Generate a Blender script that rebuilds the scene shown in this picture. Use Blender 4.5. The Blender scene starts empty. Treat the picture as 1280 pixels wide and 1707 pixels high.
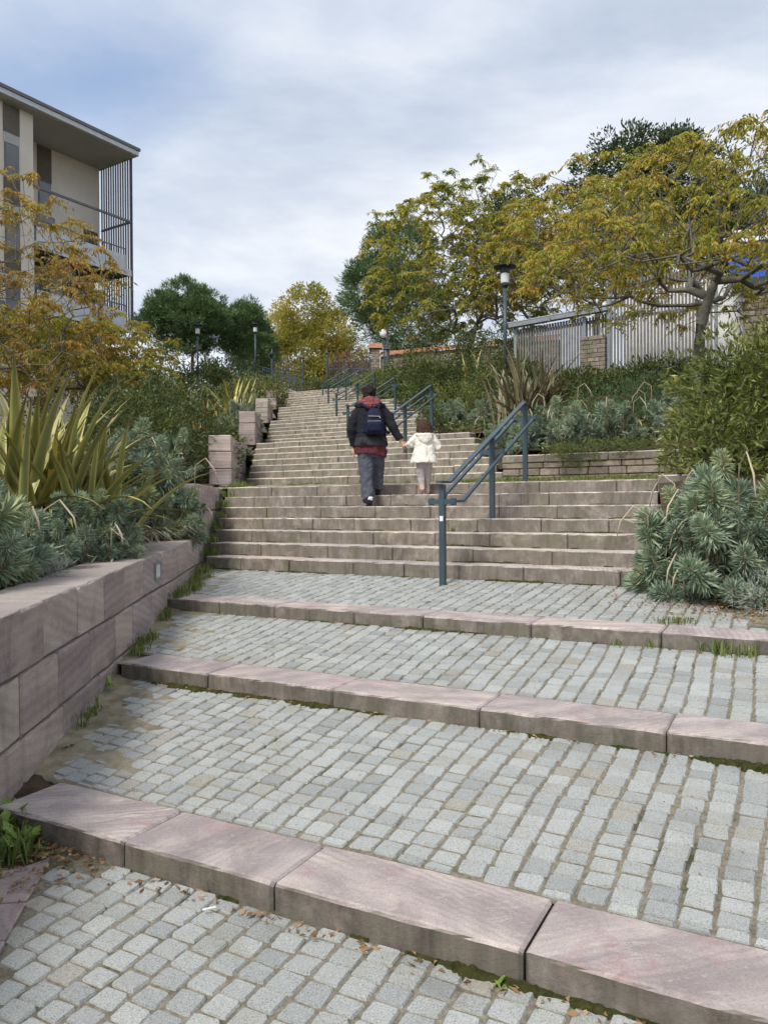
import bpy, bmesh, math, random
import numpy as np
from mathutils import Vector, Matrix, Euler

S = bpy.context.scene
COL = S.collection
R = math.radians
rnd = random.Random(7)
rng = np.random.default_rng(11)

# ------------------------------------------------------------------ camera
# the eye is the origin: z = 0 is the camera's height, the lower pavement lies 1.555 m below it
cam = bpy.data.cameras.new('camera')
cam.sensor_fit = 'HORIZONTAL'; cam.sensor_width = 36.0; cam.lens = 36.0 * 1282 / 1280
cam.clip_start = 0.05; cam.clip_end = 3000
camo = bpy.data.objects.new('camera', cam); COL.objects.link(camo)
camo.rotation_euler = (Matrix.Rotation(R(90 - 0.47), 4, 'X') @ Matrix.Rotation(R(-0.34), 4, 'Z')).to_euler()
S.camera = camo

# ------------------------------------------------------------------ sky and sun
SUN_EL, SUN_AZ = 48.0, 215.0        # azimuth clockwise from +Y (behind, to the left)
W = bpy.data.worlds.new('World'); S.world = W; W.use_nodes = True
wn, wl = W.node_tree.nodes, W.node_tree.links
bg = wn['Background']; bg.inputs['Strength'].default_value = 0.1
sky = wn.new('ShaderNodeTexSky'); sky.sky_type = 'NISHITA'; sky.sun_disc = False
sky.sun_elevation = R(SUN_EL); sky.sun_rotation = R(SUN_AZ); sky.air_density = 1.0; sky.dust_density = 1.0; sky.ozone_density = 1.5
tc = wn.new('ShaderNodeTexCoord')
sep = wn.new('ShaderNodeSeparateXYZ'); wl.new(tc.outputs['Generated'], sep.inputs[0])
def wmath(op, a, b=None, c=None):
    n = wn.new('ShaderNodeMath'); n.operation = op
    for i, v in enumerate((a, b, c)):
        if v is None: continue
        if isinstance(v, (int, float)): n.inputs[i].default_value = v
        else: wl.new(v, n.inputs[i])
    return n.outputs[0]
zz = wmath('ADD', wmath('MAXIMUM', sep.outputs[2], 0.0), 0.32)
px_ = wmath('DIVIDE', sep.outputs[0], zz); py_ = wmath('DIVIDE', sep.outputs[1], zz)
comb = wn.new('ShaderNodeCombineXYZ'); wl.new(px_, comb.inputs[0]); wl.new(py_, comb.inputs[1])
def wnoise(scale, detail, rough, off, sc=(1, 1, 1)):
    mp = wn.new('ShaderNodeMapping'); mp.inputs['Location'].default_value = off; mp.inputs['Scale'].default_value = sc
    wl.new(comb.outputs[0], mp.inputs[0])
    n = wn.new('ShaderNodeTexNoise'); n.inputs['Scale'].default_value = scale
    n.inputs['Detail'].default_value = detail; n.inputs['Roughness'].default_value = rough
    n.inputs['Distortion'].default_value = 0.25
    wl.new(mp.outputs[0], n.inputs['Vector']); return n.outputs['Fac']
n1 = wnoise(1.0, 7, 0.5, (8.44, 1.75, 0), (1.0, 0.9, 1))
n2 = wnoise(1.6, 7, 0.55, (5.33, 4.2, 0), (0.7, 1.1, 1))
def wramp(fac, stops):
    r = wn.new('ShaderNodeValToRGB'); r.color_ramp.interpolation = 'B_SPLINE'
    e = r.color_ramp.elements
    while len(e) < len(stops): e.new(0.5)
    for el, (p, c) in zip(e, stops): el.position = p; el.color = (*c, 1)
    wl.new(fac, r.inputs[0]); return r.outputs[0]
cover = wramp(n1, [(0.32, (0.15,) * 3), (0.49, (1.0,) * 3)])
cl = wramp(n2, [(0.36, (0.43, 0.50, 0.62)), (0.48, (0.61, 0.67, 0.765)), (0.60, (0.92, 0.94, 0.97))])
mulc = wn.new('ShaderNodeVectorMath'); mulc.operation = 'SCALE'; mulc.inputs['Scale'].default_value = 7.0
wl.new(cl, mulc.inputs[0])
skm = wn.new('ShaderNodeVectorMath'); skm.operation = 'SCALE'; skm.inputs['Scale'].default_value = 1.35
wl.new(sky.outputs[0], skm.inputs[0])
mixs = wn.new('ShaderNodeMix'); mixs.data_type = 'RGBA'
wl.new(cover, mixs.inputs[0]); wl.new(skm.outputs[0], mixs.inputs[6]); wl.new(mulc.outputs[0], mixs.inputs[7])
wl.new(mixs.outputs[2], bg.inputs['Color'])

sl = bpy.data.lights.new('sun', 'SUN'); sl.energy = 2.1; sl.angle = R(16); sl.color = (1.0, 0.955, 0.88)
so = bpy.data.objects.new('sun', sl); COL.objects.link(so)
sd = Vector((math.sin(R(SUN_AZ)) * math.cos(R(SUN_EL)), math.cos(R(SUN_AZ)) * math.cos(R(SUN_EL)), math.sin(R(SUN_EL))))
so.rotation_euler = sd.to_track_quat('Z', 'Y').to_euler(); so.location = (0, -5, 30)

S.view_settings.view_transform = 'Standard'; S.view_settings.look = 'None'
S.view_settings.gamma = 1.0; S.view_settings.use_curve_mapping = False
S.view_settings.exposure = 0.7
S.render.engine = 'CYCLES'
S.cycles.max_bounces = 4; S.cycles.diffuse_bounces = 2; S.cycles.use_adaptive_sampling = True; S.cycles.adaptive_threshold = 0.03; S.cycles.transparent_max_bounces = 6
try: S.cycles.use_denoising = True
except Exception: pass

# ------------------------------------------------------------------ object helpers
WL = {}
def tag(o, label=None, cat=None, group=None, kind=None):
    if label: o['label'] = label
    if cat: o['category'] = cat
    if group: o['group'] = group
    if kind: o['kind'] = kind
    return o
def put(o, parent, wloc):
    COL.objects.link(o); wloc = Vector(wloc)
    if parent is not None:
        o.parent = parent; o.location = wloc - WL[parent.name]
    else: o.location = wloc
    WL[o.name] = wloc
    return o
def empty(name, loc=(0, 0, 0), parent=None):
    o = bpy.data.objects.new(name, None); o.empty_display_size = 0.2
    return put(o, parent, loc)
def thing(name, label, cat, loc=(0, 0, 0), group=None, kind=None):
    return tag(empty(name, loc), label, cat, group, kind)
def make_mesh(name, verts, faces, mat, smooth=False):
    me = bpy.data.meshes.new(name)
    verts = np.asarray(verts, dtype=np.float32)
    if isinstance(faces, np.ndarray):
        nf, k = faces.shape
        me.vertices.add(len(verts)); me.vertices.foreach_set('co', verts.ravel())
        me.loops.add(nf * k); me.loops.foreach_set('vertex_index', faces.astype(np.int32).ravel())
        me.polygons.add(nf)
        me.polygons.foreach_set('loop_start', np.arange(0, nf * k, k, dtype=np.int32))
        me.polygons.foreach_set('loop_total', np.full(nf, k, dtype=np.int32))
        me.update(calc_edges=True)
    else:
        me.from_pydata(verts.tolist(), [], faces)
    if mat is not None: me.materials.append(mat)
    if smooth: me.polygons.foreach_set('use_smooth', np.ones(len(me.polygons), dtype=bool))
    me.update()
    return me
def obj(name, verts, faces, mat, parent=None, smooth=False, origin=None):
    """one mesh object from world-space vertices; its origin goes to the bottom centre of its box"""
    v = np.asarray(verts, dtype=np.float64)
    if origin is None:
        lo, hi = v.min(0), v.max(0); origin = np.array([(lo[0] + hi[0]) / 2, (lo[1] + hi[1]) / 2, lo[2]])
    me = make_mesh(name, v - np.asarray(origin), faces, mat, smooth)
    return put(bpy.data.objects.new(name, me), parent, origin)
def inst(name, me, parent, loc, rot=(0, 0, 0), scale=(1, 1, 1)):
    o = bpy.data.objects.new(name, me); put(o, parent, loc)
    o.rotation_euler = rot; o.scale = scale
    return o
def copy_tree(o, wloc, parent=None):
    c = o.copy(); 
    if parent is None: put(c, None, wloc)
    else:
        COL.objects.link(c); c.parent = parent
        WL[c.name] = Vector(wloc)
    for ch in o.children: copy_tree(ch, (0, 0, 0), c)
    return c

class Bag:
    """collects shapes for ONE mesh"""
    def __init__(s): s.v = []; s.f = []
    def add(s, verts, faces):
        b = len(s.v); s.v.extend([tuple(p) for p in verts]); s.f.extend([tuple(i + b for i in f) for f in faces]); return s
    def box(s, lo, hi):
        x0, y0, z0 = lo; x1, y1, z1 = hi
        return s.add([(x0, y0, z0), (x1, y0, z0), (x1, y1, z0), (x0, y1, z0), (x0, y0, z1), (x1, y0, z1), (x1, y1, z1), (x0, y1, z1)],
                     [(0, 3, 2, 1), (4, 5, 6, 7), (0, 1, 5, 4), (1, 2, 6, 5), (2, 3, 7, 6), (3, 0, 4, 7)])
    def obox(s, o, ax, ay, az):
        """box from corner o along three edge vectors"""
        o, ax, ay, az = (Vector(q) for q in (o, ax, ay, az))
        p = [o, o + ax, o + ax + ay, o + ay]; p += [q + az for q in p]
        f = [(0, 3, 2, 1), (4, 5, 6, 7), (0, 1, 5, 4), (1, 2, 6, 5), (2, 3, 7, 6), (3, 0, 4, 7)]
        if ax.cross(ay).dot(az) < 0: f = [tuple(reversed(q)) for q in f]
        return s.add(p, f)
    def bar(s, a, b, w, h, up=(0, 0, 1)):
        a, b = Vector(a), Vector(b); d = (b - a).normalized(); up = Vector(up)
        if abs(d.dot(up)) > 0.98: up = Vector((0.0, 1.0, 0.0))
        r = d.cross(up).normalized(); t = r.cross(d).normalized()
        return s.obox(a - r * w / 2 - t * h / 2, r * w, b - a, t * h)
    def tube(s, pts, rad, n=8, cap=True):
        pts = [Vector(p) for p in pts]
        if not isinstance(rad, (list, tuple)): rad = [rad] * len(pts)
        rings = []; ref = Vector((0.31, 0.17, 0.93)).normalized()
        for i, p in enumerate(pts):
            d = (pts[min(i + 1, len(pts) - 1)] - pts[max(i - 1, 0)]).normalized()
            if i == 0:
                rf = ref if abs(d.dot(ref)) < 0.9 else Vector((1, 0, 0)); a = d.cross(rf).normalized()
            else: a = (a - d * a.dot(d)).normalized()
            b = d.cross(a)
            rings.append([p + (a * math.cos(2 * math.pi * k / n) + b * math.sin(2 * math.pi * k / n)) * rad[i] for k in range(n)])
        return s.rings(rings, cap)
    def rings(s, rings, cap=True):
        n = len(rings[0]); v = [p for r in rings for p in r]; f = []
        for i in range(len(rings) - 1):
            for k in range(n):
                a, b = i * n + k, i * n + (k + 1) % n
                f.append((a, b, b + n, a + n))
        if cap:
            f.append(tuple(range(n - 1, -1, -1))); m = (len(rings) - 1) * n
            f.append(tuple(range(m, m + n)))
        return s.add(v, f)
    def lathe(s, c, prof, n=16):
        c = Vector(c)
        return s.rings([[c + Vector((r * math.cos(2 * math.pi * k / n), r * math.sin(2 * math.pi * k / n), z)) for k in range(n)] for r, z in prof])
    def ell(s, c, r, n=14, m=9, rot=None):
        c = Vector(c); rg = []
        for i in range(m + 1):
            t = math.pi * (0.02 + 0.96 * i / m); ring = []
            for k in range(n):
                a = 2 * math.pi * k / n
                q = Vector((math.sin(t) * math.cos(a) * r[0], math.sin(t) * math.sin(a) * r[1], -math.cos(t) * r[2]))
                ring.append(c + (rot @ q if rot else q))
            rg.append(ring)
        return s.rings(rg)
    def make(s, name, mat, parent=None, smooth=False): return obj(name, s.v, s.f, mat, parent, smooth)

def chamfer_box(lx, ly, lz, b, jit=0.0, r=rnd):
    """box 0..lx, 0..ly, 0..lz with chamfered edges (24 verts) and slightly uneven corners"""
    v = []
    for x, sx in ((0, 1), (lx, -1)):
        for y, sy in ((0, 1), (ly, -1)):
            for z, sz in ((0, 1), (lz, -1)):
                j = [r.uniform(-jit, jit) for _ in range(3)]
                v.append((x + j[0], y + sy * b + j[1], z + sz * b + j[2]))
                v.append((x + sx * b + j[0], y + j[1], z + sz * b + j[2]))
                v.append((x + sx * b + j[0], y + sy * b + j[1], z + j[2]))
    def c(i, j, k): return ((i * 2 + j) * 2 + k) * 3
    f = []
    for i in (0, 1):
        f.append((c(i, 0, 0), c(i, 1, 0), c(i, 1, 1), c(i, 0, 1)))
        f.append((c(0, i, 0) + 1, c(1, i, 0) + 1, c(1, i, 1) + 1, c(0, i, 1) + 1))
        f.append((c(0, 0, i) + 2, c(1, 0, i) + 2, c(1, 1, i) + 2, c(0, 1, i) + 2))
        for j in (0, 1):
            f.append((c(i, j, 0), c(i, j, 1), c(i, j, 1) + 1, c(i, j, 0) + 1))
            f.append((c(i, 0, j), c(i, 1, j), c(i, 1, j) + 2, c(i, 0, j) + 2))
            f.append((c(0, i, j) + 1, c(1, i, j) + 1, c(1, i, j) + 2, c(0, i, j) + 2))
            for k in (0, 1):
                t = c(i, j, k); f.append((t, t + 1, t + 2))
    v = np.array(v); mid = v.mean(0); out = []
    for q in f:
        p = v[list(q)]; nn = np.cross(p[1] - p[0], p[2] - p[0])
        out.append(q if nn.dot(p.mean(0) - mid) > 0 else q[::-1])
    return v, out

# ------------------------------------------------------------------ the stair frame
# N: the way the steps climb (28 degrees right of the view), U: along the steps to the right
TH = R(28.0)
N2 = np.array([math.sin(TH), math.cos(TH)]); U2 = np.array([math.cos(TH), -math.sin(TH)])
NV = Vector((N2[0], N2[1], 0)); UV = Vector((U2[0], U2[1], 0))
def P(u, c, z=0.0): return Vector((u * U2[0] + c * N2[0], u * U2[1] + c * N2[1], z))
def toc(x, y): return x * N2[0] + y * N2[1]
def tou(x, y): return x * U2[0] + y * U2[1]
RISE, TREAD = 0.15, 0.34
FL_C = [7.27, 12.2, 17.2, 22.2, 27.2, 32.2]                      # foot of each flight
FL_Z = [-0.755, 0.406, 1.576, 2.746, 3.916, 5.086]               # level at the foot
KERB_C = [2.345, 4.04, 5.53]; KERB_Z = [-1.415, -1.135, -0.875]; KERB_D = 0.37; KERB_H = 0.11
TER = [(2.715, 4.04, -1.415, -1.245), (4.41, 5.53, -1.135, -0.985), (5.90, 7.27, -0.875, -0.755)]
def uL(c): return -6.36 - 0.655 * (c - 7.27)
def uR(c): return (-1.0 - 0.19 * (c - 7.27)) if c < 10 else (-4.25 - 0.68 * (c - 12.2))
def wallx(y): return -1.88 - 0.0687 * (y - 4.31) if y < 9.2 else -2.216 - 0.095 * (y - 9.2) - 0.03
def zbed(c):
    """height of the planted slope beside the stairs"""
    if c < 12.2: return 0.8
    if c < 34.3: return 0.8 + 0.234 * (c - 12.2)
    return 5.97 + 0.05 * min(c - 34.3, 60)

# ------------------------------------------------------------------ materials
class M:
    def __init__(s, name, rough=0.8, spec=0.3):
        s.m = bpy.data.materials.new(name); s.m.use_nodes = True
        s.n, s.l = s.m.node_tree.nodes, s.m.node_tree.links
        s.b = s.n['Principled BSDF']; s.b.inputs['Roughness'].default_value = rough
        s.b.inputs['Specular IOR Level'].default_value = spec
    def inp(s, sock, v):
        if v is None: return
        if isinstance(v, (int, float)): sock.default_value = v
        elif isinstance(v, (tuple, list)):
            sock.default_value = (*v, 1) if len(v) == 3 and sock.type == 'RGBA' else v
        else: s.l.new(v, sock)
    def math(s, op, a, b=None, clamp=False):
        n = s.n.new('ShaderNodeMath'); n.operation = op; n.use_clamp = clamp
        s.inp(n.inputs[0], a); s.inp(n.inputs[1], b); return n.outputs[0]
    def mix(s, f, a, b, mode='MIX'):
        n = s.n.new('ShaderNodeMix'); n.data_type = 'RGBA'; n.blend_type = mode
        s.inp(n.inputs[0], f); s.inp(n.inputs[6], a); s.inp(n.inputs[7], b); return n.outputs[2]
    def pos(s): return s.n.new('ShaderNodeNewGeometry').outputs['Position']
    def objc(s): return s.n.new('ShaderNodeTexCoord').outputs['Object']
    def uv(s): return s.n.new('ShaderNodeTexCoord').outputs['UV']
    def nz(s):
        g = s.n.new('ShaderNodeNewGeometry'); x = s.n.new('ShaderNodeSeparateXYZ'); s.l.new(g.outputs['True Normal'], x.inputs[0]); return x.outputs[2]
    def rand(s):
        a = s.n.new('ShaderNodeObjectInfo').outputs['Random']; b = s.n.new('ShaderNodeNewGeometry').outputs['Random Per Island']
        return s.math('FRACT', s.math('ADD', s.math('MULTIPLY', a, 7.31), s.math('MULTIPLY', b, 3.77)))
    def island(s): return s.n.new('ShaderNodeNewGeometry').outputs['Random Per Island']
    def map(s, vec, loc=None, rot=None, scale=None):
        n = s.n.new('ShaderNodeMapping'); s.l.new(vec, n.inputs[0])
        for k, v in (('Location', loc), ('Rotation', rot), ('Scale', scale)):
            if v is not None: s.inp(n.inputs[k], v)
        return n.outputs[0]
    def noise(s, vec, scale, detail=4, rough=0.55, dist=0.0):
        n = s.n.new('ShaderNodeTexNoise'); s.l.new(vec, n.inputs['Vector'])
        n.inputs['Scale'].default_value = scale; n.inputs['Detail'].default_value = detail
        n.inputs['Roughness'].default_value = rough; n.inputs['Distortion'].default_value = dist
        return n.outputs['Fac']
    def wave(s, vec, scale, dist, detail=3, dscale=1.5, axis='X'):
        n = s.n.new('ShaderNodeTexWave'); n.bands_direction = axis; s.l.new(vec, n.inputs['Vector'])
        n.inputs['Scale'].default_value = scale; n.inputs['Distortion'].default_value = dist
        n.inputs['Detail'].default_value = detail; n.inputs['Detail Scale'].default_value = dscale
        return n.outputs['Fac']
    def ramp(s, f, stops, interp='LINEAR'):
        r = s.n.new('ShaderNodeValToRGB'); r.color_ramp.interpolation = interp; e = r.color_ramp.elements
        while len(e) < len(stops): e.new(0.5)
        for el, (p, c) in zip(e, stops):
            el.position = p; el.color = (*c, 1) if isinstance(c, tuple) else (c, c, c, 1)
        s.l.new(f, r.inputs[0]); return r.outputs[0]
    def col(s, v): s.inp(s.b.inputs['Base Color'], v); return s
    def bump(s, h, strength=0.4, dist=0.01):
        n = s.n.new('ShaderNodeBump'); n.inputs['Strength'].default_value = strength; n.inputs['Distance'].default_value = dist
        s.l.new(h, n.inputs['Height']); s.l.new(n.outputs[0], s.b.inputs['Normal']); return s

def offs(m, vec, k=37.0):
    """shift a coordinate by the object's own random number, so that no two pieces show the same grain"""
    r = m.rand(); c = m.n.new('ShaderNodeCombineXYZ')
    m.l.new(m.math('MULTIPLY', r, k), c.inputs[0]); m.l.new(m.math('MULTIPLY', r, k * 2.3), c.inputs[1]); m.l.new(m.math('MULTIPLY', r, k * 0.7), c.inputs[2])
    a = m.n.new('ShaderNodeVectorMath'); a.operation = 'ADD'; m.l.new(vec, a.inputs[0]); m.l.new(c.outputs[0], a.inputs[1]); return a.outputs[0]

def mat_sett():
    m = M('granite_sett', 0.8, 0.3); p = m.pos()
    base = m.ramp(m.rand(), [(0.0, (0.29, 0.30, 0.29)), (0.3, (0.345, 0.355, 0.34)), (0.7, (0.40, 0.41, 0.39)), (0.93, (0.345, 0.35, 0.33)), (1.0, (0.33, 0.305, 0.26))])
    sp = m.noise(p, 190, 2, 0.7)
    c = m.mix(1.0, base, m.ramp(sp, [(0.30, 0.52), (0.5, 1.0), (0.72, 1.28)]), 'MULTIPLY')
    st = m.ramp(m.noise(p, 2.3, 5, 0.65), [(0.52, 0.0), (0.74, 0.55)])
    c = m.mix(st, c, m.mix(1.0, c, (0.78, 0.72, 0.58), 'MULTIPLY'))
    st2 = m.ramp(m.noise(m.map(p, (5, 3, 1)), 1.1, 5, 0.7), [(0.56, 0.0), (0.76, 0.5)])
    c = m.mix(st2, c, m.mix(1.0, c, (0.60, 0.58, 0.52), 'MULTIPLY'))
    m.col(c).bump(m.noise(p, 130, 4, 0.7), 0.55, 0.004); return m.m
def mat_joint():
    m = M('joint_sand', 0.95, 0.1); p = m.pos()
    c = m.ramp(m.noise(p, 40, 4, 0.7), [(0.3, (0.13, 0.115, 0.085)), (0.55, (0.25, 0.22, 0.165)), (0.8, (0.38, 0.34, 0.26))])
    ms = m.ramp(m.noise(p, 2.6, 5, 0.65), [(0.54, 0.0), (0.68, 1.0)])
    c = m.mix(ms, c, m.ramp(m.noise(p, 60, 3, 0.6), [(0.3, (0.035, 0.04, 0.018)), (0.7, (0.10, 0.10, 0.045))]))
    m.col(c).bump(m.noise(p, 150, 4, 0.7), 0.8, 0.006); return m.m
def mat_kerb(name, top_a, top_b, side, side_amt, vein=1.0):
    """pink schist: veined clean tops, grimy risers"""
    m = M(name, 0.72, 0.35); o = offs(m, m.objc()); p = m.pos()
    rr = m.n.new('ShaderNodeCombineXYZ'); m.l.new(m.math('MULTIPLY', m.rand(), 6.0), rr.inputs[2]); rr.inputs[0].default_value = 0.35
    w = m.wave(m.map(o, rot=rr.outputs[0], scale=(1.0, 1.5, 1.4)), 1.1, 11.0, 5, 0.9)
    c = m.mix(m.ramp(w, [(0.1, 0.0), (0.9, 0.75)]), top_a, top_b)
    w2 = m.wave(m.map(o, rot=rr.outputs[0], scale=(3, 3, 3)), 3.2, 5.0, 3, 0.7)
    c = m.mix(m.math('MULTIPLY', m.ramp(w2, [(0.55, 0.0), (0.85, 0.5)]), m.ramp(m.noise(o, 1.7, 3), [(0.4, 0.0), (0.6, 1.0)])), c, (0.33, 0.28, 0.29))
    c = m.mix(m.ramp(m.noise(o, 2.2, 4, 0.6, 1.2), [(0.44, 0.0), (0.70, 0.75 * vein)]), c, (0.29, 0.245, 0.245))
    c = m.mix(m.ramp(m.noise(m.map(o, (9, 2, 4)), 3.1, 4, 0.6, 0.8), [(0.58, 0.0), (0.72, 0.6 * vein)]), c, (0.42, 0.27, 0.26))
    c = m.mix(m.ramp(m.noise(m.map(o, (3, 8, 1), scale=(2.5, 7, 4)), 2.2, 3, 0.5, 1.6), [(0.60, 0.0), (0.66, 0.55 * vein), (0.72, 0.0)]), c, (0.56, 0.51, 0.48))
    tint = m.ramp(m.rand(), [(0.0, (0.78, 0.75, 0.78)), (0.3, (1.06, 1.02, 0.99)), (0.6, (0.92, 0.87, 0.88)), (0.8, (1.12, 1.05, 1.0)), (1.0, (0.98, 0.88, 0.84))])
    c = m.mix(1.0, c, tint, 'MULTIPLY')
    w4 = m.wave(m.map(o, rot=rr.outputs[0], scale=(1.0, 1.0, 1.0)), 7.0, 6.0, 5, 1.2)
    c = m.mix(m.math('MULTIPLY', m.ramp(w4, [(0.55, 0.0), (0.85, 0.42)]), m.ramp(m.noise(m.map(o, (7, 1, 2)), 1.3, 3), [(0.42, 0.15), (0.58, 1.0)])), c, (0.25, 0.21, 0.22))
    c = m.mix(1.0, c, m.ramp(m.noise(p, 120, 4, 0.8), [(0.32, 0.74), (0.5, 1.0), (0.7, 1.16)]), 'MULTIPLY')
    c = m.mix(m.ramp(m.noise(m.map(p, (1, 5, 2)), 34, 3, 0.6), [(0.66, 0.0), (0.70, 0.5)]), c, (0.52, 0.49, 0.44))
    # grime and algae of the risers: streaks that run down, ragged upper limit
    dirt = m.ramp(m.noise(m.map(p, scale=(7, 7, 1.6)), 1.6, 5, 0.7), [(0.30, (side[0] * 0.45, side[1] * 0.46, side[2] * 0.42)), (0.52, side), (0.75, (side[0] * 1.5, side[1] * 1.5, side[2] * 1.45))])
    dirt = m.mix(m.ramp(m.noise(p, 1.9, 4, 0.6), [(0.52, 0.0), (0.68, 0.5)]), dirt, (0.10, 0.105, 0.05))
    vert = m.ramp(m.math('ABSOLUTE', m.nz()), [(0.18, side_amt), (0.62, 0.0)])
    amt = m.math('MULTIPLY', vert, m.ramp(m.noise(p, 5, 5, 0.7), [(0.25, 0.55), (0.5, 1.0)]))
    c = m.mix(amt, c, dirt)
    sp = m.ramp(m.noise(m.map(p, (2, 7, 3)), 2.2, 6, 0.75), [(0.56, 0.0), (0.74, 0.55)])
    c = m.mix(sp, c, m.mix(1.0, c, (0.62, 0.58, 0.50), 'MULTIPLY'))
    m.col(c).bump(m.noise(m.map(p, scale=(1, 1, 1.4)), 48, 7, 0.8), 0.75, 0.009); return m.m
def mat_wall():
    m = M('wall_schist', 0.78, 0.3); o = offs(m, m.objc()); p = m.pos()
    r = m.n.new('ShaderNodeCombineXYZ'); m.l.new(m.math('MULTIPLY', m.math('SUBTRACT', m.rand(), 0.3), 0.7), r.inputs[0])
    w = m.wave(m.map(o, rot=r.outputs[0], scale=(1.0, 0.8, 1.0)), 1.15, 4.5, 6, 1.1, 'Z')
    w3 = m.wave(m.map(o, rot=r.outputs[0], scale=(1.0, 0.8, 1.0)), 5.0, 3.0, 4, 1.6, 'Z')
    base = m.ramp(m.rand(), [(0.0, (0.33, 0.265, 0.255)), (0.4, (0.48, 0.39, 0.355)), (0.65, (0.57, 0.475, 0.42)), (0.82, (0.40, 0.33, 0.325)), (0.92, (0.52, 0.455, 0.375)), (1.0, (0.36, 0.29, 0.30))])
    c = m.mix(m.ramp(w, [(0.15, 0.0), (0.85, 0.55)]), base, m.mix(1.0, base, (0.70, 0.66, 0.68), 'MULTIPLY'))
    c = m.mix(1.0, c, m.ramp(w3, [(0.0, 0.90), (0.6, 1.0), (1.0, 1.06)]), 'MULTIPLY')
    c = m.mix(m.ramp(m.noise(o, 1.6, 4, 0.6, 1.5), [(0.5, 0.0), (0.75, 0.7)]), c, (0.50, 0.415, 0.35))
    c = m.mix(m.ramp(m.noise(m.map(p, scale=(3, 3, 0.8)), 1.4, 5, 0.7), [(0.55, 0.0), (0.75, 0.55)]), c, (0.13, 0.115, 0.095))
    c = m.mix(1.0, c, m.ramp(m.noise(p, 95, 5, 0.8), [(0.3, 0.70), (0.5, 1.0), (0.7, 1.16)]), 'MULTIPLY')
    c = m.mix(m.ramp(m.noise(m.map(p, (3, 1, 6)), 22, 4, 0.65), [(0.62, 0.0), (0.68, 0.45)]), c, (0.50, 0.47, 0.42))
    c = m.mix(m.ramp(m.noise(m.map(o, (1, 4, 2), scale=(1, 1, 2.2)), 3.4, 5, 0.7, 1.0), [(0.56, 0.0), (0.66, 0.35), (0.74, 0.1)]), c, (0.27, 0.17, 0.14))
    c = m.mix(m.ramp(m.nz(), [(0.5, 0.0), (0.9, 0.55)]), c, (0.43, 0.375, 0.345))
    m.col(c).bump(m.noise(m.map(p, scale=(1, 1, 2)), 30, 8, 0.8), 0.9, 0.014); return m.m
def mat_rubble():
    m = M('rubble_stone', 0.88, 0.2); o = offs(m, m.objc()); p = m.pos()
    c = m.ramp(m.rand(), [(0.0, (0.16, 0.135, 0.11)), (0.3, (0.26, 0.215, 0.165)), (0.6, (0.30, 0.255, 0.20)), (0.85, (0.21, 0.18, 0.16)), (1.0, (0.34, 0.28, 0.20))])
    c = m.mix(1.0, c, m.ramp(m.noise(o, 9, 5, 0.7), [(0.3, 0.6), (0.7, 1.25)]), 'MULTIPLY')
    c = m.mix(m.ramp(m.noise(p, 2.2, 4, 0.6), [(0.55, 0.0), (0.7, 0.5)]), c, (0.11, 0.12, 0.06))
    m.col(c).bump(m.noise(p, 30, 6, 0.75), 0.8, 0.015); return m.m
def mat_noise(name, a, b, scale=8, rough=0.85, bump=0.4, bdist=0.01, spec=0.25, metal=0.0, bscale=None):
    m = M(name, rough, spec); p = m.pos()
    m.col(m.ramp(m.noise(p, scale, 5, 0.65), [(0.3, a), (0.7, b)])); m.b.inputs['Metallic'].default_value = metal
    if bump: m.bump(m.noise(p, bscale or scale * 4, 5, 0.7), bump, bdist)
    return m.m
def mat_leaf(name, stops, rough=0.5, transl=0.25, spec=0.35, clump=2.0, cl_amt=0.5, dark=(0.55, 0.6, 0.5), obj_tint=False):
    """leaves: colour differs leaf by leaf and clump by clump, some light comes through"""
    m = M(name, rough, spec); p = m.pos()
    f = m.math('ADD', m.math('MULTIPLY', m.rand(), 1.0 - cl_amt), m.math('MULTIPLY', m.ramp(m.noise(p, clump, 3, 0.6), [(0.3, 0.0), (0.7, 1.0)]), cl_amt))
    c = m.ramp(f, [(q, tuple(min(0.7, x * 1.35) for x in k)) for q, k in stops])
    c = m.mix(m.ramp(m.noise(m.map(p, (4, 4, 4)), clump * 2.7, 2, 0.5), [(0.4, 0.0), (0.7, 0.6)]), c, m.mix(1.0, c, dark, 'MULTIPLY'))
    if obj_tint: c = m.mix(1.0, c, m.ramp(m.math('FRACT', m.math('MULTIPLY', m.n.new('ShaderNodeObjectInfo').outputs['Random'], 9.7)), [(0.0, (0.62, 0.64, 0.60)), (0.4, (1.0, 1.0, 1.0)), (0.8, (1.12, 1.10, 1.0)), (1.0, (1.15, 1.02, 0.72))]), 'MULTIPLY')
    m.col(c)
    if transl:
        t = m.n.new('ShaderNodeBsdfTranslucent'); m.l.new(c, t.inputs[0])
        x = m.n.new('ShaderNodeMixShader'); x.inputs[0].default_value = transl
        m.l.new(m.b.outputs[0], x.inputs[1]); m.l.new(t.outputs[0], x.inputs[2])
        m.l.new(x.outputs[0], m.n['Material Output'].inputs[0])
    return m.m
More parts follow.
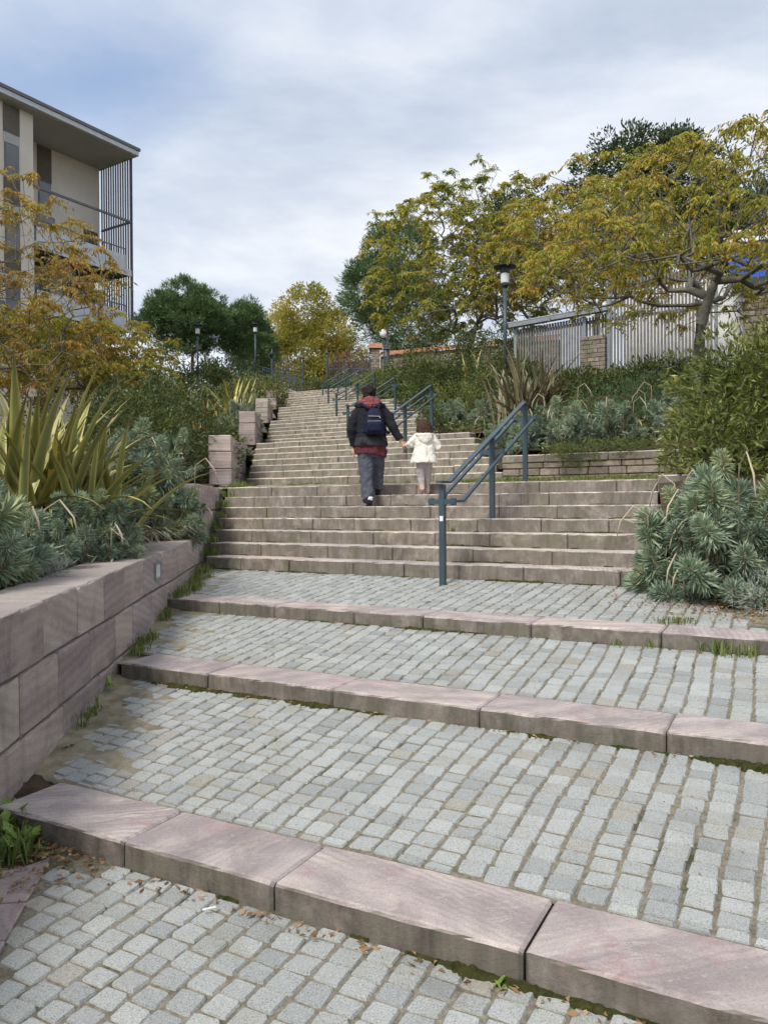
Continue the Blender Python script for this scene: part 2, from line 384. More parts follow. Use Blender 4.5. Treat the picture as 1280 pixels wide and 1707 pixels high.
def mat_blade(name, cen, edge, alt, amt):
    """sword leaf: coloured margins, green-brown middle, some blades wholly of the margin's colour"""
    m = M(name, 0.42, 0.4); x = m.n.new('ShaderNodeSeparateXYZ'); m.l.new(m.uv(), x.inputs[0])
    e = m.math('ABSOLUTE', m.math('SUBTRACT', x.outputs[0], 0.5))
    st = m.ramp(m.noise(m.map(m.uv(), scale=(26, 0.8, 1)), 1.0, 2, 0.5), [(0.35, 0.0), (0.65, 0.3)])
    k = m.math('ADD', m.ramp(e, [(0.22, 0.0), (0.40, amt)]), st, True)
    c = m.mix(k, cen, edge)
    r = m.n.new('ShaderNodeObjectInfo').outputs['Random']
    c = m.mix(m.ramp(r, [(0.86, 0.0), (0.92, 0.75)]), c, alt)
    c = m.mix(1.0, c, m.ramp(m.math('FRACT', m.math('MULTIPLY', r, 13.7)), [(0.0, 0.6), (0.5, 1.0), (1.0, 1.25)]), 'MULTIPLY')
    c = m.mix(m.ramp(x.outputs[1], [(0.86, 0.0), (1.0, 0.75)]), c, (0.16, 0.10, 0.05))
    m.col(c); return m.m
def mat_plain(name, c, rough=0.5, metal=0.0, spec=0.4):
    m = M(name, rough, spec); p = m.pos()
    k = m.ramp(m.noise(p, 6, 4, 0.7), [(0.3, 0.88), (0.7, 1.08)])
    m.col(m.mix(1.0, c, k, 'MULTIPLY')); m.b.inputs['Metallic'].default_value = metal; return m.m
def mat_cloth(name, c, scale=300, rough=0.9, fold=9.0):
    m = M(name, rough, 0.15); p = m.pos()
    m.col(m.mix(1.0, c, m.ramp(m.noise(p, 60, 4, 0.7), [(0.3, 0.82), (0.7, 1.12)]), 'MULTIPLY'))
    m.bump(m.noise(m.map(p, scale=(1.3, 1.3, 0.55)), fold, 4, 0.6, 0.8), 0.7, 0.03); return m.m

MT = dict(
    sett=mat_sett(), joint=mat_joint(),
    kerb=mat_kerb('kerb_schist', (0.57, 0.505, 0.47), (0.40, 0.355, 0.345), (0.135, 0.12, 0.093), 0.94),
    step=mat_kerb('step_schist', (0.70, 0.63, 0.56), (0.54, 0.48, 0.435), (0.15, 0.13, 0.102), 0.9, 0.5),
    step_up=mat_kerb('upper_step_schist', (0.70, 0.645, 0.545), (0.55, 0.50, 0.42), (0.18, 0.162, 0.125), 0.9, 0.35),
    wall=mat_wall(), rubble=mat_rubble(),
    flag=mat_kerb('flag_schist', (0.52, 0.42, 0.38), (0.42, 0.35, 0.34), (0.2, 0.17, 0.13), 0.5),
    soil=mat_noise('soil', (0.045, 0.033, 0.022), (0.13, 0.095, 0.06), 9, 0.95, 0.9, 0.03, 0.1),
    sandy=mat_noise('sandy_dirt', (0.17, 0.14, 0.095), (0.40, 0.35, 0.25), 7, 0.95, 0.7, 0.01, 0.1, bscale=90),
    grassy=mat_noise('grassy_soil', (0.06, 0.075, 0.025), (0.24, 0.20, 0.12), 3.5, 0.95, 0.9, 0.03, 0.1, bscale=60),
    mortar=mat_noise('wall_backing', (0.07, 0.06, 0.045), (0.16, 0.135, 0.10), 12, 0.95, 0.5, 0.01, 0.1),
    moss=mat_noise('moss', (0.03, 0.035, 0.012), (0.10, 0.10, 0.035), 28, 0.95, 1.0, 0.012, 0.05, bscale=160),
    rail=mat_plain('blue_grey_paint', (0.050, 0.078, 0.095), 0.4),
    rail_dark=mat_plain('dark_paint', (0.028, 0.034, 0.04), 0.45),
    white=mat_plain('white_paint', (0.75, 0.75, 0.73), 0.6),
    lens=mat_plain('lamp_lens', (0.62, 0.64, 0.64), 0.2),
    steel=mat_plain('dull_steel', (0.24, 0.26, 0.28), 0.35, 0.3),
    bark=mat_noise('bark', (0.05, 0.042, 0.033), (0.17, 0.15, 0.12), 9, 0.95, 0.8, 0.02, 0.1),
    barkg=mat_noise('grey_bark', (0.10, 0.095, 0.08), (0.26, 0.245, 0.21), 7, 0.9, 0.7, 0.015, 0.1),
    stem=mat_noise('stem', (0.13, 0.10, 0.06), (0.26, 0.22, 0.13), 14, 0.9, 0, spec=0.1),
    dry=mat_leaf('dry_stalk', [(0.0, (0.26, 0.21, 0.14)), (1.0, (0.46, 0.40, 0.30))], 0.8, 0, 0.1),
    render=mat_noise('render_coat', (0.62, 0.56, 0.49), (0.74, 0.68, 0.61), 0.6, 0.9, 0.3, 0.01, 0.15, bscale=40),
    panel=mat_noise('brown_panel', (0.105, 0.09, 0.065), (0.15, 0.13, 0.10), 1.0, 0.6, 0),
    soffit=mat_noise('soffit', (0.36, 0.37, 0.36), (0.44, 0.44, 0.43), 0.7, 0.7, 0),
    ltgrey=mat_plain('light_grey_cladding', (0.55, 0.57, 0.60), 0.45),
    slat=mat_plain('dark_slat', (0.14, 0.135, 0.145), 0.45, 0.1),
    slat2=mat_noise('weathered_slat', (0.12, 0.115, 0.105), (0.23, 0.22, 0.205), 5, 0.6, 0.2, 0.004),
    blue=mat_plain('blue_board', (0.015, 0.10, 0.62), 0.4),
    tile=mat_noise('clay_tile', (0.30, 0.13, 0.075), (0.42, 0.21, 0.12), 3, 0.85, 0.4, 0.01),
    iron=mat_plain('iron_paint', (0.06, 0.075, 0.09), 0.5),
)
def mat_glass():
    m = M('window_glass', 0.06, 0.9); m.col(m.ramp(m.noise(m.pos(), 0.5, 2), [(0.3, (0.05, 0.06, 0.07)), (0.7, (0.12, 0.14, 0.16))])); return m.m
MT['glass'] = mat_glass()
MT['leaf_autumn'] = mat_leaf('autumn_leaf', [(0.0, (0.10, 0.15, 0.025)), (0.34, (0.22, 0.24, 0.04)), (0.58, (0.38, 0.31, 0.05)), (0.80, (0.40, 0.235, 0.055)), (1.0, (0.25, 0.125, 0.05))], 0.55, 0.35, 0.25, 0.9, 0.5, (0.7, 0.72, 0.6))
MT['leaf_bronze'] = mat_leaf('bronze_leaf', [(0.0, (0.10, 0.13, 0.03)), (0.26, (0.22, 0.21, 0.045)), (0.5, (0.37, 0.26, 0.055)), (0.75, (0.35, 0.19, 0.055)), (1.0, (0.21, 0.105, 0.045))], 0.55, 0.35, 0.25, 0.9, 0.5, (0.7, 0.7, 0.6))
MT['leaf_autumn_b'] = mat_leaf('autumn_leaf_green', [(0.0, (0.10, 0.15, 0.03)), (0.35, (0.20, 0.23, 0.04)), (0.65, (0.35, 0.30, 0.05)), (1.0, (0.38, 0.21, 0.06))], 0.55, 0.35, 0.25, 0.5, 0.5, (0.65, 0.7, 0.6))
MT['leaf_gold'] = mat_leaf('gold_leaf', [(0.0, (0.12, 0.14, 0.03)), (0.35, (0.27, 0.26, 0.055)), (0.7, (0.44, 0.37, 0.09)), (1.0, (0.50, 0.40, 0.15))], 0.6, 0.35, 0.2, 0.25, 0.55, (0.6, 0.6, 0.5))
MT['leaf_rust'] = mat_leaf('rust_leaf', [(0.0, (0.11, 0.07, 0.04)), (0.6, (0.22, 0.13, 0.075)), (1.0, (0.30, 0.20, 0.12))], 0.6, 0.3, 0.2, 0.5)
MT['leaf_pine'] = mat_leaf('pine_needle', [(0.0, (0.05, 0.09, 0.04)), (0.5, (0.10, 0.16, 0.065)), (1.0, (0.19, 0.26, 0.11))], 0.6, 0.1, 0.2, 0.5)
MT['leaf_oak'] = mat_leaf('evergreen_leaf', [(0.0, (0.03, 0.05, 0.022)), (0.6, (0.065, 0.09, 0.04)), (1.0, (0.12, 0.14, 0.065))], 0.5, 0.15, 0.3, 0.5)
MT['leaf_dark'] = mat_leaf('dark_shrub_leaf', [(0.0, (0.03, 0.05, 0.016)), (0.5, (0.075, 0.10, 0.028)), (0.85, (0.14, 0.155, 0.045)), (1.0, (0.21, 0.17, 0.06))], 0.42, 0.2, 0.4, 1.6)
MT['leaf_olive'] = mat_leaf('glossy_shrub_leaf', [(0.0, (0.04, 0.06, 0.015)), (0.40, (0.105, 0.13, 0.03)), (0.8, (0.22, 0.235, 0.06)), (1.0, (0.36, 0.29, 0.09))], 0.33, 0.28, 0.5, 2.0)
MT['leaf_blue'] = mat_leaf('spurge_leaf', [(0.0, (0.13, 0.185, 0.13)), (0.5, (0.245, 0.31, 0.225)), (0.86, (0.37, 0.43, 0.31)), (0.92, (0.42, 0.36, 0.12)), (1.0, (0.34, 0.22, 0.08))], 0.6, 0.2, 0.2, 1.5, 0.4, (0.7, 0.75, 0.75), True)
MT['leaf_grey'] = mat_leaf('silver_leaf', [(0.0, (0.20, 0.22, 0.19)), (1.0, (0.38, 0.39, 0.35))], 0.8, 0.15, 0.1, 3.0)
MT['grass'] = mat_leaf('grass_blade', [(0.0, (0.055, 0.09, 0.02)), (0.5, (0.12, 0.165, 0.04)), (1.0, (0.33, 0.29, 0.13))], 0.6, 0.3, 0.2, 3.0, 0.4)
MT['weed'] = mat_leaf('weed_leaf', [(0.0, (0.10, 0.17, 0.03)), (1.0, (0.30, 0.40, 0.09))], 0.5, 0.3, 0.3, 3.0)
MT['litter'] = mat_leaf('dead_leaf', [(0.0, (0.10, 0.06, 0.035)), (0.5, (0.25, 0.15, 0.08)), (1.0, (0.40, 0.29, 0.18))], 0.85, 0.1, 0.1, 3.0, 0.3)
MT['blade'] = mat_blade('flax_blade', (0.17, 0.195, 0.065), (0.44, 0.385, 0.11), (0.58, 0.42, 0.07), 0.75)
MT['blade_dark'] = mat_blade('bronze_flax_blade', (0.125, 0.12, 0.06), (0.31, 0.27, 0.16), (0.24, 0.14, 0.07), 0.6)
MT['blade_orange'] = mat_blade('orange_flax_blade', (0.22, 0.16, 0.05), (0.40, 0.26, 0.06), (0.48, 0.20, 0.04), 0.8)

# ================================================================== THE SETTING
def stone_block(name, o, ax, ay, az, mat, parent, bev=0.012, jit=0.003):
    """a dressed stone: corner o, edge vectors ax (length), ay (depth), az (height)"""
    ax, ay, az = Vector(ax), Vector(ay), Vector(az)
    v, f = chamfer_box(ax.length, ay.length, az.length, bev, jit)
    ex, ey, ez = (np.array(q.normalized()) for q in (ax, ay, az))
    w = np.array(Vector(o)) + v[:, :1] * ex + v[:, 1:2] * ey + v[:, 2:] * ez
    # the object's own axes follow the stone, so that its grain does too
    ctr = np.array(Vector(o) + (ax + ay + az) / 2)
    return obj(name, w, f, mat, parent, origin=ctr)

def worn_stone(name, o, ax, ay, az, mat, parent, bev=0.012, jit=0.004, seg=0.04):
    """a dressed stone with worn, slightly wavering arrises: its section is swept along its length in short pieces"""
    ax, ay, az = Vector(ax), Vector(ay), Vector(az); L, D, H = ax.length, ay.length, az.length
    ex, ey, ez = ax.normalized(), ay.normalized(), az.normalized(); n = max(4, int(L / seg)); r = rnd
    prof = [(bev, 0), (D - bev, 0), (D, bev), (D, H - bev), (D - bev, H), (bev, H), (bev * 0.30, H - bev * 0.30), (0, H - bev), (0, bev)]
    k = len(prof); w = [[(0, 0)] * (n + 1) for _ in prof]
    for q in range(k):
        a = b = 0.0
        for i in range(n + 1):
            a = 0.6 * a + r.uniform(-jit, jit); b = 0.6 * b + r.uniform(-jit, jit)
            if r.random() < 0.04 and q in (5, 6, 7): a += jit * 2.5 * (1 if q > 5 else 0); b -= jit * 2.0
            w[q][i] = (a, b)
    rings = []
    for i in range(n + 1):
        t = L * i / n; ins = bev * 0.8 if i in (0, n) else 0
        t = min(max(t, 0), L); ring = []
        for q, (y, z) in enumerate(prof):
            yy = y + w[q][i][0]; zz_ = z + w[q][i][1]
            if ins: yy += ins * (1 if y < D / 2 else -1); zz_ += ins * (1 if z < H / 2 else -1)
            ring.append(Vector(o) + ex * t + ey * yy + ez * zz_)
        rings.append(ring)
    first = [p + ex * bev * 0.8 for p in [Vector(o) + ey * (y + w[q][0][0]) + ez * (z + w[q][0][1]) for q, (y, z) in enumerate(prof)]]
    last = [p - ex * bev * 0.8 for p in [Vector(o) + ex * L + ey * (y + w[q][n][0]) + ez * (z + w[q][n][1]) for q, (y, z) in enumerate(prof)]]
    rings = [rings[0], first] + rings[1:-1] + [last, rings[-1]]
    b = Bag(); b.rings(rings); me_f = b.f
    if ex.cross(ey).dot(ez) > 0: me_f = [tuple(reversed(f)) for f in b.f]
    return obj(name, [tuple(p) for p in b.v], me_f, mat, parent, origin=tuple(Vector(o) + (ax + ay + az) / 2))

# ---- the hill and the flat ground: one sheet out to the horizon, sunk under stairs and beds
def ground():
    ax = lambda a, b, s: list(np.arange(a, b, s))
    xs = sorted(set([-900, -500, -300, -180, -110, -70, -50] + ax(-40, 40, 1.0) + [40, 50, 70, 110, 180, 300, 500, 900]))
    ys = sorted(set([-500, -200, -90, -40, -20] + ax(-10, 75, 1.0) + [75, 90, 120, 180, 300, 600, 1200]))
    v = []
    for y in ys:
        for x in xs:
            c = toc(x, y); u = tou(x, y)
            t = min(max((c - 8.0) / 4.2, 0), 1)
            z = -1.9 + t * (zbed(max(c, 12.2)) - 0.75 + 1.9)
            if abs(x) > 26 or y > 60: z += 0.3
            v.append((x, y, z))
    nx = len(xs); f = [(j * nx + i, j * nx + i + 1, (j + 1) * nx + i + 1, (j + 1) * nx + i) for j in range(len(ys) - 1) for i in range(nx - 1)]
    o = obj('ground', v, f, MT['grassy'], smooth=True, origin=(0, 0, 0))
    tag(o, 'dark grassy ground of the hill far beside and beyond the stairs', 'ground', kind='structure')
ground()

def left_z(y):
    """soil level of the bed behind the left wall"""
    x = wallx(y); c = toc(x, y)
    if y < 9.0: return -0.56 + 0.03 * (y - 3.68)
    if y < 12: return -0.40 + (y - 9.0) * 0.22
    return None
def bed(name, label, rows, mat):
    """rows: list of polylines of equal length"""
    n = len(rows[0]); v = [p for r in rows for p in r]
    f = [(j * n + i, j * n + i + 1, (j + 1) * n + i + 1, (j + 1) * n + i) for j in range(len(rows) - 1) for i in range(n - 1)]
    o = obj(name, v, f, mat, smooth=True, origin=(0, 0, 0)); return tag(o, label, 'soil', kind='structure')
rows = []
for y in np.arange(-3, 15.6, 0.4):
    r = []
    for k, a in enumerate([0.30, 0.6, 1.0, 1.6, 2.4, 3.4, 5, 7, 10, 15, 24]):
        x = wallx(y) - a; c = toc(x, y)
        z = -0.56 + 0.03 * (y - 3.68) if y < 8.6 else -0.41 + (y - 8.6) * 0.17
        z = min(z, 0.40) + 0.05 * math.sin(3.1 * y + 2 * a) * min(a, 1) + max(0, a - 1.2) * 0.05
        r.append((x, y, z))
    rows.append(r)
bed('planting_bed', 'bare brown soil of the raised bed behind the left wall', rows, MT['soil'])
rows = []
for c in np.arange(12.35, 36.5, 0.5):
    r = []
    for a in [0.45, 0.8, 1.3, 2, 3, 4.5, 7, 10, 15, 24]:
        u = uL(c) - a
        r.append(P(u, c, zbed(c) + 0.06 * math.sin(2.3 * c + a * 1.7) - (0.25 if a < 0.5 else 0)))
    rows.append(r)
bed('planting_bed', 'planted slope climbing on the left of the upper flights', rows, MT['soil'])
rows = []
for c in np.arange(12.42, 36.5, 0.5):
    r = []
    for a in [0.04, 0.4, 0.9, 1.6, 2.6, 4, 6, 9, 14, 22, 34]:
        u = uR(c) + a
        r.append(P(u, c, zbed(c) + 0.06 * math.sin(2.1 * c + a * 1.3) - (0.3 if a < 0.1 else 0)))
    rows.append(r)
bed('planting_bed', 'planted slope climbing on the right of the upper flights', rows, MT['soil'])
rows = []
for c in np.arange(6.55, 12.3, 0.3):
    r = []
    for a in [0.0, 0.3, 0.7, 1.2, 2, 3, 5, 8, 14]:
        u = (-1.0 + 0.25 if c < 7.1 else uR(min(c, 9.9)) + 0.02) + a
        zz_ = (-0.845 + (c - 6.55) * 0.12) if c < 7.1 else min(-0.80 + (c - 7.1) * 0.5, 0.32)
        r.append(P(u, c, zz_ - 0.04 * (a < 0.1) + 0.05 * math.sin(3 * c + 2 * a) * (a > 0.2)))
    rows.append(r)
bed('planting_bed', 'soil with reddish litter under the big spurge at the right', rows, MT['soil'])

# ---- setts
def sett_variants(k=10):
    out = []
    r = random.Random(3)
    for i in range(k):
        cr = 0.085
        base = [(-.5, -.5 + cr), (-.5 + cr, -.5), (.5 - cr, -.5), (.5, -.5 + cr), (.5, .5 - cr), (.5 - cr, .5), (-.5 + cr, .5), (-.5, .5 - cr)]
        ang = [(x + r.uniform(-.035, .035), y + r.uniform(-.035, .035)) for x, y in base]
        tz = (r.uniform(-.02, .02), r.uniform(-.02, .02))
        v = [(x * 1.0, y * 1.0, -0.06) for x, y in ang]
        v += [(x, y, -0.009 + r.uniform(-.002, .002) + x * tz[0] * .2 + y * tz[1] * .2) for x, y in ang]
        v += [(x * 0.91, y * 0.91, r.uniform(-.0015, .0015) + x * tz[0] * .3 + y * tz[1] * .3) for x, y in ang]
        f = [(a, (a + 1) % 8, (a + 1) % 8 + 8, a + 8) for a in range(8)] + [(a + 8, (a + 1) % 8 + 8, (a + 1) % 8 + 16, a + 16) for a in range(8)] + [tuple(range(16, 24))]
        out.append((np.array(v), f))
    return out
SV = sett_variants()
SM = [make_mesh('sett', v, f, MT['sett']) for v, f in SV]
def in_view(p):
    return p.y > 0.3 and abs(p.x / p.y) < 0.52 and -0.70 < p.z / p.y < 0.3
def paving(name, label, c0, c1, z0, z1, ua, ub, inside, seed):
    r = random.Random(seed); root = thing(name, label, 'paving', P((ua + ub) / 2, (c0 + c1) / 2, z0 - 0.06), kind='structure')
    sl_ = (z1 - z0) / (c1 - c0); pieces = []
    u = ua; pitch = 0.116
    while u < ub:
        w = pitch + r.uniform(-.004, .004); c = c0 + r.uniform(0.0, 0.06)
        if c - c0 > 0.03: pieces.append((u + w / 2, (c0 + c) / 2, w - 0.014, c - c0 - 0.010))
        while c < c1 - 0.02:
            l = min(r.uniform(.086, .110), c1 - c)
            if c1 - (c + l) < 0.035: l = c1 - c
            pieces.append((u + w / 2 + r.uniform(-.003, .003), c + l / 2, w - r.uniform(.009, .015), l - r.uniform(.008, .013)))
            c += l
        u += w
    pieces = [(q[0] + 0.014 * math.sin(2.1 * q[1] + 0.9 * q[0]) + 0.007 * math.sin(5.3 * q[1] + 2.2 * q[0] + seed), q[1], q[2], q[3]) for q in pieces]
    pieces = [q for q in pieces if inside(*P(q[0], q[1]).xy)]
    wp = [(P(q[0], q[1], z0 + (q[1] - c0) * sl_), q) for q in pieces]
    wp.sort(key=lambda t: (not in_view(t[0]), t[0].length))
    rest_v, rest_f = Bag(), None
    for i, (p, q) in enumerate(wp):
        k = r.randrange(len(SM)); rot = r.choice((0, math.pi)); tx, ty, dz = r.uniform(-.014, .014), r.uniform(-.014, .014), r.uniform(-.003, .003)
        e = Euler((math.atan(sl_) + tx, ty, -TH + rot)) if rot == 0 else Euler((-math.atan(sl_) + tx, ty, -TH + rot))
        pz = Vector((p.x, p.y, p.z + dz))
        if i < 290 and in_view(p):
            inst('sett', SM[k], root, pz, e, (q[2], q[3], 1))
        else:
            m3 = np.array(e.to_matrix()); v = (SV[k][0] * np.array([q[2], q[3], 1])) @ m3.T + np.array(pz)
            rest_v.add(v.tolist(), SV[k][1])
    if rest_v.v: tag(rest_v.make('setts', MT['sett'], root), kind='stuff')
    b = Bag(); n = 40
    v = []; f = []
    for j, (c, z) in enumerate(((c0 - .02, z0 - .02 * sl_), (c1 + .02, z1 + .02 * sl_))):
        for i in range(n + 1):
            v.append(P(ua - (1.2 if name != 'pavement' else 0.0) + (ub - ua + (1.4 if name != 'pavement' else 0.2)) * i / n, c, z - 0.0085))
    f = [(i, i + 1, n + 2 + i, n + 1 + i) for i in range(n)]
    b.add(v, f); b.make('joint_sand', MT['joint'], root)
    return root
def wob(x, y): return 0.07 * math.sin(2.7 * y) + 0.05 * math.sin(7.1 * y + x)
def left_of(off): return lambda x, y: x > wallx(y) + off + wob(x, y)
paving('pavement', 'grey granite sett pavement at the foot of the lowest kerb', -0.5, 2.34, -1.525 - 0.05 * 2.84, -1.525, -2.9, 3.2,
       lambda x, y: x > -1.345 - 0.174 * (y - 2.735) and not (x < -1.15 and toc(x, y) > 2.17 + 0.1 * math.sin(9 * x)), 5)
nm = ['first sett terrace above the lowest kerb, largest setts', 'middle sett terrace between the second and third kerbs', 'upper sett terrace in front of the first flight, with the railing foot']
for i, (c0, c1, z0, z1) in enumerate(TER):
    ua = [-4.3, -5.4, -6.3][i]
    def ins(x, y, i=i, f=left_of(0.13)):
        if not f(x, y): return False
        if i == 2 and tou(x, y) > -0.55 + 0.5 * (6.6 - toc(x, y)): return False
        return True
    paving('paved_terrace', nm[i], c0, c1, z0, z1, ua, 2.6 if i < 2 else 1.6, ins, 20 + i)

# pink flagstones at the lower left corner
fl = thing('flagstone_band', 'band of pink flagstones along the pavement edge at lower left', 'paving', (-1.7, 2.9, -1.62), kind='structure')
d = Vector((-0.171, 0.985, 0)); w = Vector((0.985, 0.171, 0)); o = Vector((-1.352, 2.735, 0))
for i in range(-5, 3):
    for j in (0, 1):
        L = 0.27; a = o + d * (i * L + (0.1 if j else 0)) - w * (0.36 * (j + 1))
        stone_block('flagstone', (a.x, a.y, -1.60), w * 0.352, d * (L - 0.008), (0, 0, 0.062), MT['flag'], fl, 0.006, 0.002)

# ---- kerbs
kj = [[-3.34, -2.51, -1.73, -.757, .22, 1.2, 2.2, 3.2], [-4.34, -4.04, -3.52, -2.52, -1.555, -.56, .44, 1.4, 2.4], [-5.38, -4.67, -4.04, -3.23, -2.6, -1.715, -.8, .1, 1.0, 1.9]]
kl = ['lowest pink stone kerb, nearest the viewer', 'second pink stone kerb, with the long green moss line', 'third pink stone kerb, below the railing post']
for i, js in enumerate(kj):
    k = thing('kerb', kl[i], 'kerb', P(js[0], KERB_C[i], KERB_Z[i] - KERB_H), kind='structure')
    for a, b in zip(js[:-1], js[1:]):
        g = rnd.uniform(.004, .008)
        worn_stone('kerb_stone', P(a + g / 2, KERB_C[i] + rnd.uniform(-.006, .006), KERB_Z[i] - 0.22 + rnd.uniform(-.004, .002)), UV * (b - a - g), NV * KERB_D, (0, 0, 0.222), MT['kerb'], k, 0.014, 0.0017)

# ---- flights of steps, each step a row of stones
fl_l = ['first wide flight of seven steps, with the railing at its right', 'second flight of steps behind the walking pair', 'third flight of steps above the second landing', 'fourth flight of steps, seen small', 'fifth flight of steps, narrow in the distance', 'topmost flight of steps below the iron gates']
for k in range(6):
    root = thing('stair_flight', fl_l[k], 'stairs', P(uL(FL_C[k]), FL_C[k], FL_Z[k]), kind='structure')
    for i in range(7):
        c = FL_C[k] + TREAD * i; z = FL_Z[k] + RISE * (i + 1); a, b = uL(c) + 0.02, uR(c)
        st = empty('step', P(a, c, z - RISE), root)
        u = a - rnd.uniform(0.0, 0.25)
        while u < b:
            L = rnd.uniform(.62, 1.12) if k else rnd.uniform(.6, .98)
            if b - (u + L) < 0.35: L = b - u
            g = rnd.uniform(.003, .008)
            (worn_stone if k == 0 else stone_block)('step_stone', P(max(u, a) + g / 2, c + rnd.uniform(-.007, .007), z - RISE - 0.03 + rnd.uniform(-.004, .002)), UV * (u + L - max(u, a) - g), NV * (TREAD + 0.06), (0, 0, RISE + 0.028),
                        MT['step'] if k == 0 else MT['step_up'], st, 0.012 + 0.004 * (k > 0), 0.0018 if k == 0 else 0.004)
            u += L
    # solid core under the steps
    bag = Bag(); prof = [(FL_C[k] + 0.1, FL_Z[k] - 0.3), (FL_C[k] + 0.1, FL_Z[k] + 0.02), (FL_C[k] + 7 * TREAD + 0.1, FL_Z[k] + 7 * RISE - 0.05), (FL_C[k] + 7 * TREAD + 0.1, FL_Z[k] - 0.3)]
    v = [P(uL(c) + 0.06, c, z) for c, z in prof] + [P(uR(c) - 0.03, c, z) for c, z in prof]
    bag.add(v, [(0, 1, 5, 4), (1, 2, 6, 5), (2, 3, 7, 6), (3, 0, 4, 7), (3, 2, 1, 0), (4, 5, 6, 7)]); bag.make('core', MT['mortar'], root)

# ---- landings between the flights: sandy and grassy
ll = ['first landing of sandy ground with grass, above the lower flight', 'second landing of trodden sandy ground', 'third sandy landing higher up the stairs', 'fourth sandy landing, far up', 'fifth sandy landing just below the top flight', 'gravel plateau at the head of the stairs']
for k in range(6):
    c0 = FL_C[k] + 6 * TREAD + 0.30; z0 = FL_Z[k] + 7 * RISE - 0.006
    c1 = FL_C[k + 1] + 0.1 if k < 5 else 46.0; z1 = FL_Z[k + 1] if k < 5 else 6.55
    rows = []; m = 14
    for j in range(m + 1):
        t = j / m; c = c0 + (c1 - c0) * t; r = []
        a, b = uL(c) - (1.9 if k == 0 else 0.35), (-1.35 if k == 0 else uR(FL_C[k] + 2.04) + 0.35)
        if k == 5: a, b = uL(min(c, 40)) - 4, uR(c) + 10
        for i in range(31):
            u = a + (b - a) * i / 30
            r.append(P(u, c, z0 + (z1 - z0) * t + (0.014 * math.sin(5.3 * u + 3 * c) + 0.012 * math.sin(11 * u)) * (0.15 + min(t * 3, 1))))
        rows.append(r)
    n = 31; v = [p for r in rows for p in r]
    f = [(j * n + i, j * n + i + 1, (j + 1) * n + i + 1, (j + 1) * n + i) for j in range(m) for i in range(n - 1)]
    o = obj('landing', v, f, MT['sandy'], smooth=True); tag(o, ll[k], 'landing', kind='structure')

# sandy strip between the left wall and the setts, and the weedy corner by the lowest kerb
def wall_point(c, a):
    """the point at distance a from the left wall's face on the line of constant c"""
    y = (c - N2[0] * (-1.584 + a)) / (N2[1] - N2[0] * 0.0687); return wallx(min(y, 9.19)) + a, y
for (c0, c1, z0, z1), lab in zip(TER, ('first', 'middle', 'upper')):
    rows = []
    for c in [c0 - 0.33, c0 - 0.2, c0 - 0.02] + list(np.linspace(c0, c1 + 0.03, 24)):
        r = []
        for a in (-0.04, 0.04, 0.12, 0.2, 0.28, 0.36, 0.44, 0.52, 0.6):
            x, y = wall_point(c, a); z = z0 + (z1 - z0) * (c - c0) / (c1 - c0) if c >= c0 else z0 - 0.03
            r.append((x, y, z - 0.003 - 0.03 * max(0, a - 0.36) + 0.02 * max(0, 0.15 - a) / 0.15 + 0.006 * math.sin(13 * y + 9 * a)))
        rows.append(r)
    bed('sandy_strip', 'trodden sandy strip between the left wall and the %s terrace' % lab, rows, MT['sandy'])
rows = []
for y in np.arange(2.9, 4.25, 0.09):
    r = []
    for x in np.arange(-2.35, -1.0, 0.09):
        t = min(max((x + 1.30) / -0.25, 0), 1) * min(max((y - 3.0) / 0.25, 0), 1)
        t *= min(max((y - 3.12) / 0.2, 0), 1); t2 = min(max((y - 3.5) / 0.35, 0), 1) * min(max((-1.62 - x) / 0.12, 0), 1)
        r.append((x, y, -1.585 + 0.07 * t + 0.10 * t2 + 0.015 * math.sin(23 * x) * math.sin(19 * y)))
    rows.append(r)
bed('soil_patch', 'dark weedy soil patch at the left end of the lowest kerb', rows, MT['soil'])

# ================================================================== WALLS
def course_wall(root, pts, z_top, heights, thick, side, lens, mat, seed, bev=0.012, gap=0.006, jitn=0.004, slope=0.0, top_extra=0.0, worn=False):
    """stones laid in courses along the plan line pts (two points); side: unit vector into the wall"""
    r = random.Random(seed); a, b = (Vector((p[0], p[1], 0)) for p in pts); d = (b - a); L = d.length; d.normalize()
    side = Vector((*side, 0)).normalized(); z = z_top
    dz = Vector((d.x, d.y, slope)) 
    for ci, h in enumerate(heights):
        s = -r.uniform(0.0, lens[0] * 0.7)
        while s < L:
            l = r.uniform(*lens)
            if L - (s + l) < lens[0] * 0.5: l = L - s
            s0 = max(s, 0); e = s + l
            if e - s0 > 0.05:
                j = r.uniform(-jitn, jitn); o = a + d * (s0 + gap / 2) - side * (j + (top_extra if ci == 0 else 0))
                (worn_stone if worn else stone_block)('stone', (o.x, o.y, z - h + slope * s0), dz * (e - s0 - gap), side * (thick + (top_extra if ci == 0 else 0)), (0, 0, h - gap), mat, root, bev, 0.0022 if worn else 0.003)
            s = e
        z -= h
